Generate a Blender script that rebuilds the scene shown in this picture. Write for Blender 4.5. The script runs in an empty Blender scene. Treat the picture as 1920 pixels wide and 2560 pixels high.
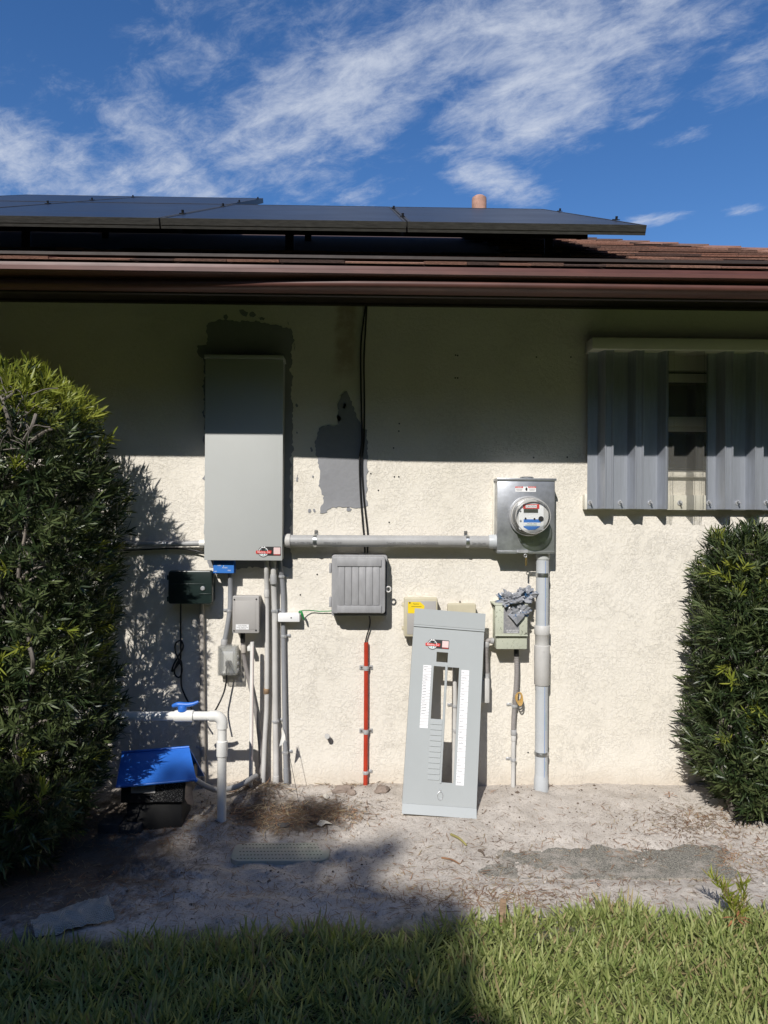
import bpy, bmesh, math, random
import numpy as np
from mathutils import Vector, Matrix, noise as mnoise
from mathutils.geometry import delaunay_2d_cdt

random.seed(7)
RNG = np.random.default_rng(7)
R = math.radians
SC = bpy.context.scene
COL = SC.collection

# ------------------------------------------------------------------ camera
F_PX = 1775.0                       # focal length in pixels of the 1920 x 2560 photograph
CAM = Vector((0.0, -3.55, 1.36))
CAM_M = Matrix.Translation(CAM) @ Matrix.Rotation(R(-1.2), 4, 'Z') @ Matrix.Rotation(R(90), 4, 'X') @ Matrix.Rotation(R(0.35), 4, 'Z')
cd = bpy.data.cameras.new('camera')
cd.sensor_fit = 'HORIZONTAL'; cd.sensor_width = 36.0; cd.lens = 36.0 * F_PX / 1920.0
cd.clip_start = 0.05; cd.clip_end = 2000
cam = bpy.data.objects.new('camera', cd); COL.objects.link(cam)
cam.matrix_world = CAM_M
SC.camera = cam

# ------------------------------------------------------------------ light and exposure
SUN_TO = Vector((-0.336, -1.0, 0.855)).normalized()
sl = bpy.data.lights.new('sun', 'SUN'); sl.energy = 4.9; sl.angle = R(0.53); sl.color = (1.0, 0.96, 0.90)
sun = bpy.data.objects.new('sun', sl); COL.objects.link(sun)
sun.rotation_euler = (-SUN_TO).to_track_quat('-Z', 'Y').to_euler(); sun.location = (-3, -9, 9)
SC.view_settings.view_transform = 'Standard'; SC.view_settings.look = 'None'
SC.view_settings.gamma = 1.0; SC.view_settings.use_curve_mapping = False
SC.view_settings.exposure = 0.0
SC.cycles.use_denoising = True
SC.cycles.max_bounces = 6; SC.cycles.diffuse_bounces = 3; SC.cycles.glossy_bounces = 3; SC.cycles.transparent_max_bounces = 16
SC.cycles.sample_clamp_indirect = 6.0

def ray(px, py):
    d = Vector(((px - 960.0) / F_PX, -(py - 1280.0) / F_PX, -1.0))
    return (CAM_M.to_3x3() @ d).normalized()
def W(px, py, d=0.0):               # point seen at a pixel, d metres in front of the wall
    r = ray(px, py); t = (-d - CAM.y) / r.y
    return CAM + r * t
def G(px, py, z=-0.065):            # point seen at a pixel, at a height
    r = ray(px, py); t = (z - CAM.z) / r.z
    return CAM + r * t

SKY_STRENGTH = 0.125
world = bpy.data.worlds.new('World'); SC.world = world; world.use_nodes = True
world.cycles.sampling_method = 'MANUAL'; world.cycles.sample_map_resolution = 512
def build_sky():
    nt = world.node_tree; N = nt.nodes; L = nt.links; N.clear()
    out = N.new('ShaderNodeOutputWorld'); bg = N.new('ShaderNodeBackground'); bg.inputs[1].default_value = SKY_STRENGTH
    L.new(bg.outputs[0], out.inputs[0])
    sky = N.new('ShaderNodeTexSky'); sky.sky_type = 'NISHITA'; sky.sun_disc = False
    sky.sun_elevation = R(39); sky.sun_rotation = R(198.6); sky.air_density = 1.0; sky.dust_density = 0.3; sky.ozone_density = 3.0
    tc = N.new('ShaderNodeTexCoord'); sep = N.new('ShaderNodeSeparateXYZ'); L.new(tc.outputs['Generated'], sep.inputs[0])
    def math_(op, a, b=None, c=None, clamp=False):
        n = N.new('ShaderNodeMath'); n.operation = op; n.use_clamp = clamp
        for i, v in enumerate((a, b, c)):
            if v is None: continue
            if isinstance(v, (int, float)): n.inputs[i].default_value = v
            else: L.new(v, n.inputs[i])
        return n.outputs[0]
    zz = math_('ADD', math_('MAXIMUM', sep.outputs[2], 0.0), 0.10)
    u = math_('DIVIDE', sep.outputs[0], zz); v = math_('DIVIDE', sep.outputs[1], zz)
    com = N.new('ShaderNodeCombineXYZ'); L.new(u, com.inputs[0]); L.new(v, com.inputs[1])
    def uv(px, py):
        d = ray(px, py); z = max(d.z, 0) + 0.10
        return d.x / z, d.y / z
    # cloud banks: (centre px, end px, width) in cloud-plane space
    total = None
    for (x0, y0, x1, y1, wid, amp) in [(520, 440, 1130, 110, .27, 1.0), (1080, 90, 1750, 60, .27, 1.0), (1180, 330, 1560, 160, .26, .95), (1130, 400, 1330, 500, .12, .9),
                                      (40, 380, 260, 480, .30, .95), (380, 300, 440, 480, .24, .9), (360, 150, 800, 100, .26, .62), (200, 250, 20, 300, .30, .55), (620, 420, 900, 480, .20, .75),
                                      (1540, 560, 1700, 540, .06, .75), (1800, 530, 1920, 520, .05, .6), (1840, 200, 1960, 150, .16, .85), (1480, 300, 1700, 260, .14, .6), (1640, 360, 1770, 320, .05, .6), (700, 480, 1000, 470, .12, .55)]:
        a = Vector(uv(x0, y0)); b = Vector(uv(x1, y1)); c = (a + b) / 2; dv = b - a
        mp = N.new('ShaderNodeMapping'); mp.vector_type = 'TEXTURE'
        mp.inputs['Location'].default_value = (c.x, c.y, 0); mp.inputs['Rotation'].default_value = (0, 0, math.atan2(dv.y, dv.x))
        mp.inputs['Scale'].default_value = (dv.length / 2 + wid, wid, 1)
        L.new(com.outputs[0], mp.inputs[0])
        ln = N.new('ShaderNodeVectorMath'); ln.operation = 'LENGTH'; L.new(mp.outputs[0], ln.inputs[0])
        mr = N.new('ShaderNodeMapRange'); mr.interpolation_type = 'SMOOTHSTEP'
        mr.inputs[1].default_value = 1.35; mr.inputs[2].default_value = 0.1; mr.inputs[3].default_value = 0; mr.inputs[4].default_value = amp
        L.new(ln.outputs[1], mr.inputs[0])
        total = mr.outputs[0] if total is None else math_('MAXIMUM', total, mr.outputs[0])
    def nz(scale, detail, rough, rot, sx, sy, dist=0.0, off=0.0):
        mp = N.new('ShaderNodeMapping'); mp.vector_type = 'TEXTURE'; mp.inputs['Rotation'].default_value = (0, 0, rot); mp.inputs['Scale'].default_value = (1 / sx, 1 / sy, 1)
        mp.inputs['Location'].default_value = (off, off * 1.7, 0)
        L.new(com.outputs[0], mp.inputs[0])
        t = N.new('ShaderNodeTexNoise'); t.inputs['Scale'].default_value = scale; t.inputs['Detail'].default_value = detail
        t.inputs['Roughness'].default_value = rough; t.inputs['Distortion'].default_value = dist
        L.new(mp.outputs[0], t.inputs['Vector']); return t.outputs['Fac']
    fine = nz(11.0, 9, .70, R(-38), .80, 1.25, .3)
    mid = nz(3.4, 6, .60, R(-40), .7, 1.25, .4, 3.1)
    far = nz(.55, 3, .5, 0, 1, 1, 0, 7.3)          # banks elsewhere in the sky
    ang = math_('SUBTRACT', 1.0, math_('MULTIPLY', math_('MAXIMUM', sep.outputs[1], 0.0), 1.0))
    elsewhere = math_('MULTIPLY', math_('MULTIPLY', math_('SUBTRACT', far, .42), 3.2, clamp=True), math_('MULTIPLY', math_('SUBTRACT', ang, .35), 3.0, clamp=True))
    bank = math_('MAXIMUM', total, math_('MULTIPLY', elsewhere, .5))
    s = math_('ADD', math_('ADD', math_('MULTIPLY', fine, .95), math_('MULTIPLY', mid, .65)), math_('MULTIPLY', bank, .62))
    mr = N.new('ShaderNodeMapRange'); mr.interpolation_type = 'SMOOTHSTEP'
    mr.inputs[1].default_value = 1.04; mr.inputs[2].default_value = 1.72; mr.inputs[3].default_value = 0; mr.inputs[4].default_value = .88
    L.new(s, mr.inputs[0])
    hs = N.new('ShaderNodeHueSaturation'); hs.inputs['Hue'].default_value = .508; hs.inputs['Saturation'].default_value = 1.26; hs.inputs['Value'].default_value = 1.0
    L.new(sky.outputs[0], hs.inputs['Color'])
    mix = N.new('ShaderNodeMix'); mix.data_type = 'RGBA'
    L.new(mr.outputs[0], mix.inputs[0]); L.new(hs.outputs[0], mix.inputs[6])
    mix.inputs[7].default_value = (5.3, 5.7, 6.5, 1)
    L.new(mix.outputs[2], bg.inputs[0])
build_sky()

# ------------------------------------------------------------------ materials
MATS = {}
def M(name, col=(.5, .5, .5), rough=.5, metal=0.0, var=.12, vscale=6.0, bump=0.0, bscale=80.0, col2=None, spec=.5, tscale=None, alpha=None, coat=0):
    if name in MATS: return MATS[name]
    m = bpy.data.materials.new(name); m.use_nodes = True; nt = m.node_tree; N = nt.nodes; L = nt.links
    b = N['Principled BSDF']; b.inputs['Roughness'].default_value = rough; b.inputs['Metallic'].default_value = metal
    b.inputs['Specular IOR Level'].default_value = spec
    if coat: b.inputs['Coat Weight'].default_value = coat
    tc = N.new('ShaderNodeTexCoord')
    n = N.new('ShaderNodeTexNoise'); n.inputs['Scale'].default_value = vscale; n.inputs['Detail'].default_value = 7; n.inputs['Roughness'].default_value = .65
    vec = tc.outputs['Object']
    if tscale:
        mp = N.new('ShaderNodeMapping'); mp.inputs['Scale'].default_value = tscale; L.new(vec, mp.inputs[0]); vec = mp.outputs[0]
    L.new(vec, n.inputs['Vector'])
    mr = N.new('ShaderNodeMapRange'); mr.inputs[1].default_value = .3; mr.inputs[2].default_value = .7; L.new(n.outputs['Fac'], mr.inputs[0])
    mix = N.new('ShaderNodeMix'); mix.data_type = 'RGBA'
    c2 = col2 if col2 else tuple(c * (1 - 2 * var) for c in col); c1 = tuple(min(1, c * (1 + var * .5)) for c in col)
    mix.inputs[6].default_value = (*c1, 1); mix.inputs[7].default_value = (*c2, 1); L.new(mr.outputs[0], mix.inputs[0])
    L.new(mix.outputs[2], b.inputs['Base Color'])
    rr = N.new('ShaderNodeMapRange'); rr.inputs[3].default_value = max(.03, rough - .07); rr.inputs[4].default_value = min(1, rough + .1)
    L.new(n.outputs['Fac'], rr.inputs[0]); L.new(rr.outputs[0], b.inputs['Roughness'])
    if bump:
        n2 = N.new('ShaderNodeTexNoise'); n2.inputs['Scale'].default_value = bscale; n2.inputs['Detail'].default_value = 5; L.new(vec, n2.inputs['Vector'])
        bp = N.new('ShaderNodeBump'); bp.inputs['Strength'].default_value = bump; bp.inputs['Distance'].default_value = .004
        L.new(n2.outputs['Fac'], bp.inputs['Height']); L.new(bp.outputs[0], b.inputs['Normal'])
    MATS[name] = m; return m

def clear_mat(name, tint=(1, 1, 1), gloss=.10, rough=.08, haze=.0, hazecol=(.8, .8, .78)):
    m = bpy.data.materials.new(name); m.use_nodes = True; nt = m.node_tree; N = nt.nodes; L = nt.links; N.clear()
    out = N.new('ShaderNodeOutputMaterial'); tr = N.new('ShaderNodeBsdfTransparent'); tr.inputs[0].default_value = (*tint, 1)
    gl = N.new('ShaderNodeBsdfGlossy'); gl.inputs['Roughness'].default_value = rough
    df = N.new('ShaderNodeBsdfDiffuse'); df.inputs[0].default_value = (*hazecol, 1)
    lw = N.new('ShaderNodeLayerWeight'); lw.inputs[0].default_value = .25
    mm = N.new('ShaderNodeMath'); mm.operation = 'MULTIPLY_ADD'; mm.inputs[1].default_value = .7; mm.inputs[2].default_value = gloss * .4; mm.use_clamp = True
    L.new(lw.outputs['Fresnel'], mm.inputs[0])
    m1 = N.new('ShaderNodeMixShader'); m2 = N.new('ShaderNodeMixShader'); m1.inputs[0].default_value = haze
    L.new(tr.outputs[0], m1.inputs[1]); L.new(df.outputs[0], m1.inputs[2])
    L.new(mm.outputs[0], m2.inputs[0]); L.new(m1.outputs[0], m2.inputs[1]); L.new(gl.outputs[0], m2.inputs[2])
    L.new(m2.outputs[0], out.inputs[0]); MATS[name] = m; return m

def stucco_mat():
    m = bpy.data.materials.new('stucco'); m.use_nodes = True; nt = m.node_tree; N = nt.nodes; L = nt.links
    b = N['Principled BSDF']; b.inputs['Roughness'].default_value = .62; b.inputs['Specular IOR Level'].default_value = .35
    tc = N.new('ShaderNodeTexCoord'); obj = tc.outputs['Object']
    def noise(scale, detail=6, rough=.6, dist=0.0):
        t = N.new('ShaderNodeTexNoise'); t.inputs['Scale'].default_value = scale; t.inputs['Detail'].default_value = detail
        t.inputs['Roughness'].default_value = rough; t.inputs['Distortion'].default_value = dist; L.new(obj, t.inputs['Vector']); return t.outputs['Fac']
    def mrange(v, a, b_, c=0., d=1.):
        r = N.new('ShaderNodeMapRange'); r.interpolation_type = 'SMOOTHSTEP'; r.inputs[1].default_value = a; r.inputs[2].default_value = b_; r.inputs[3].default_value = c; r.inputs[4].default_value = d
        L.new(v, r.inputs[0]); return r.outputs[0]
    def math_(op, a, b_):
        n = N.new('ShaderNodeMath'); n.operation = op
        for i, v in enumerate((a, b_)):
            if isinstance(v, (int, float)): n.inputs[i].default_value = v
            else: L.new(v, n.inputs[i])
        return n.outputs[0]
    a = mrange(noise(52, 5, .74, .15), .45, .53)          # torn, pitted trowel coat
    area = mrange(noise(5.5, 4, .7), .36, .62, .35, 1.0)  # the texture comes and goes
    lines = math_('MULTIPLY', mrange(math_('ABSOLUTE', math_('SUBTRACT', noise(11, 6, .72, .2), .5), 0.0), .0, .010), 1.0)   # trowel laps
    lmask = mrange(noise(3.1, 2), .52, .60, .0, .55)
    fine = noise(150, 3, .7)
    h = math_('ADD', math_('ADD', math_('MULTIPLY', math_('MULTIPLY', a, area), .60), math_('MULTIPLY', fine, .55)), math_('MULTIPLY', lines, lmask))
    bp = N.new('ShaderNodeBump'); bp.inputs['Strength'].default_value = .60; bp.inputs['Distance'].default_value = .0042; L.new(h, bp.inputs['Height']); L.new(bp.outputs[0], b.inputs['Normal'])
    big = mrange(noise(1.6, 6, .7), .35, .75)
    mix = N.new('ShaderNodeMix'); mix.data_type = 'RGBA'; mix.inputs[6].default_value = (.775, .73, .65, 1); mix.inputs[7].default_value = (.715, .67, .585, 1); L.new(big, mix.inputs[0])
    # damp stain below the eave and splash dirt at the foot of the wall
    sep = N.new('ShaderNodeSeparateXYZ'); L.new(obj, sep.inputs[0])
    sx = W(866, 800).x
    wob = math_('ADD', sep.outputs[0], math_('MULTIPLY', math_('SUBTRACT', noise(7, 4), .5), .09))
    st = math_('MULTIPLY', mrange(math_('ABSOLUTE', math_('SUBTRACT', wob, sx), 0.0), .075, .03), mrange(sep.outputs[2], W(866, 960).z, W(866, 900).z))
    st = math_('MULTIPLY', st, mrange(noise(14, 5), .3, .6, .35, .8))
    m2 = N.new('ShaderNodeMix'); m2.data_type = 'RGBA'; L.new(st, m2.inputs[0]); L.new(mix.outputs[2], m2.inputs[6]); m2.inputs[7].default_value = (.40, .31, .23, 1)
    ft = math_('MULTIPLY', mrange(math_('ADD', sep.outputs[2], math_('MULTIPLY', math_('SUBTRACT', noise(9, 6), .5), .12)), .13, -.02), .5)
    m3 = N.new('ShaderNodeMix'); m3.data_type = 'RGBA'; L.new(ft, m3.inputs[0]); L.new(m2.outputs[2], m3.inputs[6]); m3.inputs[7].default_value = (.50, .42, .33, 1)
    L.new(m3.outputs[2], b.inputs['Base Color'])
    MATS['stucco'] = m; return m

def ground_mat():
    m = bpy.data.materials.new('sand'); m.use_nodes = True; nt = m.node_tree; N = nt.nodes; L = nt.links
    b = N['Principled BSDF']; b.inputs['Roughness'].default_value = .95; b.inputs['Specular IOR Level'].default_value = .15
    tc = N.new('ShaderNodeTexCoord'); obj = tc.outputs['Object']
    def noise(scale, detail=6, rough=.6, dist=0.0):
        t = N.new('ShaderNodeTexNoise'); t.inputs['Scale'].default_value = scale; t.inputs['Detail'].default_value = detail
        t.inputs['Roughness'].default_value = rough; t.inputs['Distortion'].default_value = dist; L.new(obj, t.inputs['Vector']); return t.outputs['Fac']
    def mrange(v, a, b_, c=0., d=1.):
        r = N.new('ShaderNodeMapRange'); r.interpolation_type = 'SMOOTHSTEP'; r.inputs[1].default_value = a; r.inputs[2].default_value = b_; r.inputs[3].default_value = c; r.inputs[4].default_value = d
        L.new(v, r.inputs[0]); return r.outputs[0]
    def math_(op, a, b_=None):
        n = N.new('ShaderNodeMath'); n.operation = op
        for i, v in enumerate((a, b_)):
            if v is None: continue
            if isinstance(v, (int, float)): n.inputs[i].default_value = v
            else: L.new(v, n.inputs[i])
        return n.outputs[0]
    def mix(f, a, b_):
        n = N.new('ShaderNodeMix'); n.data_type = 'RGBA'; L.new(f, n.inputs[0])
        for i, v in ((6, a), (7, b_)):
            if isinstance(v, tuple): n.inputs[i].default_value = (*v, 1)
            else: L.new(v, n.inputs[i])
        return n.outputs[2]
    sep = N.new('ShaderNodeSeparateXYZ'); L.new(obj, sep.inputs[0])
    base = mix(mrange(noise(5, 7, .7), .3, .7), (.56, .515, .465), (.42, .38, .338))
    base = mix(mrange(noise(150, 4, .75), .54, .68), base, (.19, .16, .13))         # grit
    base = mix(math_('MULTIPLY', mrange(noise(60, 5, .7), .55, .70), .6), base, (.15, .115, .085))   # bits of litter
    # humus under the hedge and between the pipes
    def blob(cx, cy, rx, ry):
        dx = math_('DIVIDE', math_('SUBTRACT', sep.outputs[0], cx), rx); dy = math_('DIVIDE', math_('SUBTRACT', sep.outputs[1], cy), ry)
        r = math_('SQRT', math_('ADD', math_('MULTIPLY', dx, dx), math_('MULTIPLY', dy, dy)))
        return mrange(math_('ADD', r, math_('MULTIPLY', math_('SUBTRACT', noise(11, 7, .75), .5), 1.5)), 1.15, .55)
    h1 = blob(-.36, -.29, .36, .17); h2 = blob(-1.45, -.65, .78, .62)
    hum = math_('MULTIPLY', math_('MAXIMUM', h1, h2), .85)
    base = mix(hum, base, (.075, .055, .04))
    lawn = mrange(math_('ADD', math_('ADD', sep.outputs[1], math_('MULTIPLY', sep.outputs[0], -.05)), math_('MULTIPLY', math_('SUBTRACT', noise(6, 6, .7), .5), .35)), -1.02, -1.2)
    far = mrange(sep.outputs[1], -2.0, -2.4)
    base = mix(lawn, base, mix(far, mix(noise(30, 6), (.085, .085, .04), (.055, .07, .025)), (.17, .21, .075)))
    L.new(base, b.inputs['Base Color'])
    bp = N.new('ShaderNodeBump'); bp.inputs['Strength'].default_value = .9; bp.inputs['Distance'].default_value = .007
    L.new(math_('ADD', math_('MULTIPLY', noise(45, 8, .7), .8), math_('MULTIPLY', noise(220, 4, .7), .35)), bp.inputs['Height']); L.new(bp.outputs[0], b.inputs['Normal'])
    MATS['sand'] = m; return m

def weave_mat():
    m = M('burlap', (.60, .57, .50), .95, var=.2, vscale=9, spec=.1); nt = m.node_tree; N = nt.nodes; L = nt.links; b = N['Principled BSDF']
    tc = N.new('ShaderNodeTexCoord'); w1 = N.new('ShaderNodeTexWave'); w1.inputs['Scale'].default_value = 55; w1.bands_direction = 'X'
    w2 = N.new('ShaderNodeTexWave'); w2.inputs['Scale'].default_value = 55; w2.bands_direction = 'Y'
    for w in (w1, w2): L.new(tc.outputs['Object'], w.inputs['Vector']); w.inputs['Distortion'].default_value = 1.0
    a = N.new('ShaderNodeMath'); a.operation = 'MULTIPLY'; L.new(w1.outputs['Fac'], a.inputs[0]); L.new(w2.outputs['Fac'], a.inputs[1])
    bp = N.new('ShaderNodeBump'); bp.inputs['Strength'].default_value = .9; bp.inputs['Distance'].default_value = .006; L.new(a.outputs[0], bp.inputs['Height']); L.new(bp.outputs[0], b.inputs['Normal'])
    return m

def speckle_mat(name, c1, c2, scale, t0=.45, t1=.6, rough=.9, bump=.5):
    m = bpy.data.materials.new(name); m.use_nodes = True; nt = m.node_tree; N = nt.nodes; L = nt.links
    b = N['Principled BSDF']; b.inputs['Roughness'].default_value = rough
    tc = N.new('ShaderNodeTexCoord'); n = N.new('ShaderNodeTexNoise'); n.inputs['Scale'].default_value = scale; n.inputs['Detail'].default_value = 4; n.inputs['Roughness'].default_value = .7
    L.new(tc.outputs['Object'], n.inputs['Vector'])
    mr = N.new('ShaderNodeMapRange'); mr.inputs[1].default_value = t0; mr.inputs[2].default_value = t1; L.new(n.outputs['Fac'], mr.inputs[0])
    mx = N.new('ShaderNodeMix'); mx.data_type = 'RGBA'; mx.inputs[6].default_value = (*c1, 1); mx.inputs[7].default_value = (*c2, 1); L.new(mr.outputs[0], mx.inputs[0]); L.new(mx.outputs[2], b.inputs['Base Color'])
    if bump:
        bp = N.new('ShaderNodeBump'); bp.inputs['Strength'].default_value = bump; bp.inputs['Distance'].default_value = .004; L.new(n.outputs['Fac'], bp.inputs['Height']); L.new(bp.outputs[0], b.inputs['Normal'])
    MATS[name] = m; return m

def leaf_mat(name, c1, c2, rough=.38, trans=.25):
    m = bpy.data.materials.new(name); m.use_nodes = True; nt = m.node_tree; N = nt.nodes; L = nt.links
    b = N['Principled BSDF']; b.inputs['Roughness'].default_value = rough; b.inputs['Specular IOR Level'].default_value = .45
    g = N.new('ShaderNodeNewGeometry'); mx = N.new('ShaderNodeMix'); mx.data_type = 'RGBA'
    mx.inputs[6].default_value = (*c1, 1); mx.inputs[7].default_value = (*c2, 1); L.new(g.outputs['Random Per Island'], mx.inputs[0]); L.new(mx.outputs[2], b.inputs['Base Color'])
    t = N.new('ShaderNodeBsdfTranslucent'); L.new(mx.outputs[2], t.inputs[0]); ms = N.new('ShaderNodeMixShader'); ms.inputs[0].default_value = trans
    out = N['Material Output']; L.new(b.outputs[0], ms.inputs[1]); L.new(t.outputs[0], ms.inputs[2]); L.new(ms.outputs[0], out.inputs[0])
    MATS[name] = m; return m

stucco_mat(); ground_mat(); weave_mat()
M('cement', (.265, .27, .288), .8, var=.08, vscale=5, bump=.5, bscale=45)
M('panel_grey', (.485, .50, .49), .42, var=.025, vscale=3, bump=.05, bscale=300)
M('cover_grey', (.40, .425, .43), .40, var=.03, vscale=4, bump=.05, bscale=300)
M('pvc_grey', (.40, .40, .40), .5, var=.12, vscale=9, tscale=(1, 1, .3))
M('pvc_blue_grey', (.51, .535, .555), .42, var=.06, vscale=7)
M('pvc_light', (.58, .57, .55), .5, var=.09, vscale=9)
M('pvc_dark_grey', (.28, .29, .31), .5, var=.10, vscale=9)
M('pvc_white', (.80, .79, .75), .35, var=.06, vscale=10)
M('pvc_tan', (.50, .46, .41), .6, var=.12, vscale=9)
M('flex_grey', (.30, .28, .27), .65, var=.15, vscale=20)
M('zinc', (.66, .67, .69), .38, metal=.55, var=.15, vscale=40)
M('galvanized', (.50, .52, .55), .36, metal=.70, var=.22, vscale=14, bump=.06, bscale=60)
M('mill_aluminium', (.50, .53, .59), .40, metal=.66, var=.10, vscale=9, tscale=(6, 6, .5), bump=.03, bscale=30)
M('white_metal', (.74, .71, .62), .45, var=.05)
M('brown_gutter', (.125, .050, .040), .48, var=.22, vscale=7, tscale=(.6, 3, 3))
M('steel_strap', (.55, .57, .58), .30, metal=.95, var=.15, vscale=40)
M('brown_trim', (.030, .019, .015), .6, var=.15, vscale=8, bump=.2, bscale=40)
M('black_metal', (.018, .018, .02), .4, var=.2)
M('frame_black', (.060, .058, .053), .5, var=.3, vscale=25, tscale=(1, 8, 8))
M('solar_glass', (.012, .013, .016), .30, var=.25, vscale=3, spec=.30, col2=(.030, .031, .034))
M('black_rubber', (.012, .012, .013), .5, var=.2)
M('black_print', (.02, .02, .02), .5, var=.02)
M('grey_print', (.16, .16, .17), .6, var=.02)
M('white_print', (.82, .82, .82), .5, var=.02)
M('red_print', (.62, .045, .035), .45, var=.02)
M('blue_print', (.03, .17, .55), .45, var=.03)
M('pink_print', (.80, .60, .58), .5, var=.12, vscale=300)
M('yellow_print', (.85, .62, .02), .45, var=.03)
M('teal_print', (.28, .46, .47), .5, var=.02)
M('paper', (.82, .82, .84), .7, var=.02)
M('lcd', (.06, .068, .05), .2, var=.05)
M('red_paint', (.46, .042, .018), .38, var=.12, vscale=12)
M('beige_plastic', (.56, .51, .37), .5, var=.08, vscale=8)
M('nid_grey', (.35, .35, .36), .55, var=.12, vscale=14, tscale=(2, 2, .7))
M('nid_shadow', (.05, .05, .05), .7)
M('jbox_grey', (.40, .385, .37), .5, var=.04)
M('dark_green', (.018, .030, .028), .30, var=.2, vscale=6)
M('blue_plastic', (.028, .155, .60), .38, var=.08, vscale=6)
M('blue_module', (.016, .11, .48), .4, var=.05)
M('brass', (.62, .46, .20), .35, metal=1.0, var=.1)
M('copper_stub', (.30, .28, .26), .4, metal=.8)
M('terracotta', (.48, .28, .21), .8, var=.2, vscale=20, bump=.3)
M('green_wire', (.02, .28, .07), .45)
M('cord_yellow', (.55, .34, .10), .6, var=.15, vscale=60)
M('window_white', (.70, .68, .60), .45, var=.04)
M('dark_glass', (.006, .009, .014), .06, spec=.8, var=.1)
M('interior_dark', (.01, .01, .012), .9)
M('stone', (.30, .24, .20), .9, var=.25, vscale=12, bump=.7, bscale=40)
M('dark_block', (.07, .065, .062), .9, var=.25, vscale=15, bump=.6, bscale=60)
M('lid_green', (.27, .31, .255), .8, var=.25, vscale=13, col2=(.42, .38, .32))
M('lid_dark', (.10, .11, .085), .85, var=.2)
M('wood', (.30, .20, .12), .85, var=.3, vscale=15, tscale=(1, 8, 8))
M('bark', (.17, .13, .10), .9, var=.3, vscale=18, bump=.8, bscale=40)
M('branch_grey', (.20, .175, .15), .85, var=.3, vscale=30)
M('dry_leaf', (.40, .17, .07), .7, var=.3, vscale=50)
M('dry_needle', (.34, .185, .10), .85, var=.4, vscale=4)
M('dry_straw', (.44, .34, .20), .85, var=.35, vscale=4)
M('scrap', (.62, .58, .50), .85, var=.2, vscale=30)
M('pump_black', (.02, .02, .02), .6, var=.2)
speckle_mat('pump_plate', (.008, .008, .009), (.45, .44, .42), 260, .56, .64, .7, .2)
speckle_mat('weathered_box', (.50, .52, .42), (.20, .21, .16), 90, .58, .68, .75, .2)
speckle_mat('weathered_plate', (.22, .22, .23), (.36, .36, .36), 160, .5, .65, .6, .2)
speckle_mat('aggregate', (.36, .34, .29), (.085, .082, .072), 170, .36, .60, .95, .9)
def dust(m, col, scale, t0, t1):
    nt = m.node_tree; N = nt.nodes; L = nt.links; b = N['Principled BSDF']; src = b.inputs['Base Color'].links[0].from_socket
    tc = N.new('ShaderNodeTexCoord'); n = N.new('ShaderNodeTexNoise'); n.inputs['Scale'].default_value = scale; n.inputs['Detail'].default_value = 9; n.inputs['Roughness'].default_value = .78; L.new(tc.outputs['Object'], n.inputs['Vector'])
    mr = N.new('ShaderNodeMapRange'); mr.inputs[1].default_value = t0; mr.inputs[2].default_value = t1; L.new(n.outputs['Fac'], mr.inputs[0])
    mx = N.new('ShaderNodeMix'); mx.data_type = 'RGBA'; L.new(mr.outputs[0], mx.inputs[0]); L.new(src, mx.inputs[6]); mx.inputs[7].default_value = (*col, 1); L.new(mx.outputs[2], b.inputs['Base Color'])
dust(MATS['aggregate'], (.47, .42, .37), 4.5, .49, .66)
speckle_mat('bag_film', (.30, .31, .335), (.03, .09, .19), 20, .54, .60, .30, .3)
leaf_mat('leaf_dark', (.020, .036, .012), (.044, .068, .024), .38, .12)
leaf_mat('leaf_mid', (.060, .088, .028), (.125, .155, .060), .42, .22)
leaf_mat('leaf_young', (.20, .25, .032), (.33, .35, .06), .40, .35)
leaf_mat('grass_blade', (.22, .29, .075), (.48, .51, .20), .55, .50)
leaf_mat('grass_dry', (.30, .235, .11), (.40, .33, .17), .7, .3)
leaf_mat('tree_leaf', (.035, .065, .018), (.07, .11, .03), .45, .2)
clear_mat('clear_sheet', (.90, .90, .88), .12, .10, .10, (.75, .74, .68))
clear_mat('clear_cover', (.94, .94, .93), .12, .08, .20, (.74, .74, .71))
clear_mat('meter_glass', (.97, .98, .98), .12, .03, .03)
shingle_mats = [M('shingle_a', (.29, .15, .108), .95, var=.22, vscale=120, bump=.8, bscale=220), M('shingle_b', (.20, .115, .088), .95, var=.25, vscale=120, bump=.8, bscale=220),
                M('shingle_c', (.37, .205, .15), .95, var=.22, vscale=120, bump=.8, bscale=220), M('shingle_d', (.10, .062, .052), .95, var=.25, vscale=120, bump=.8, bscale=220)]

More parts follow.
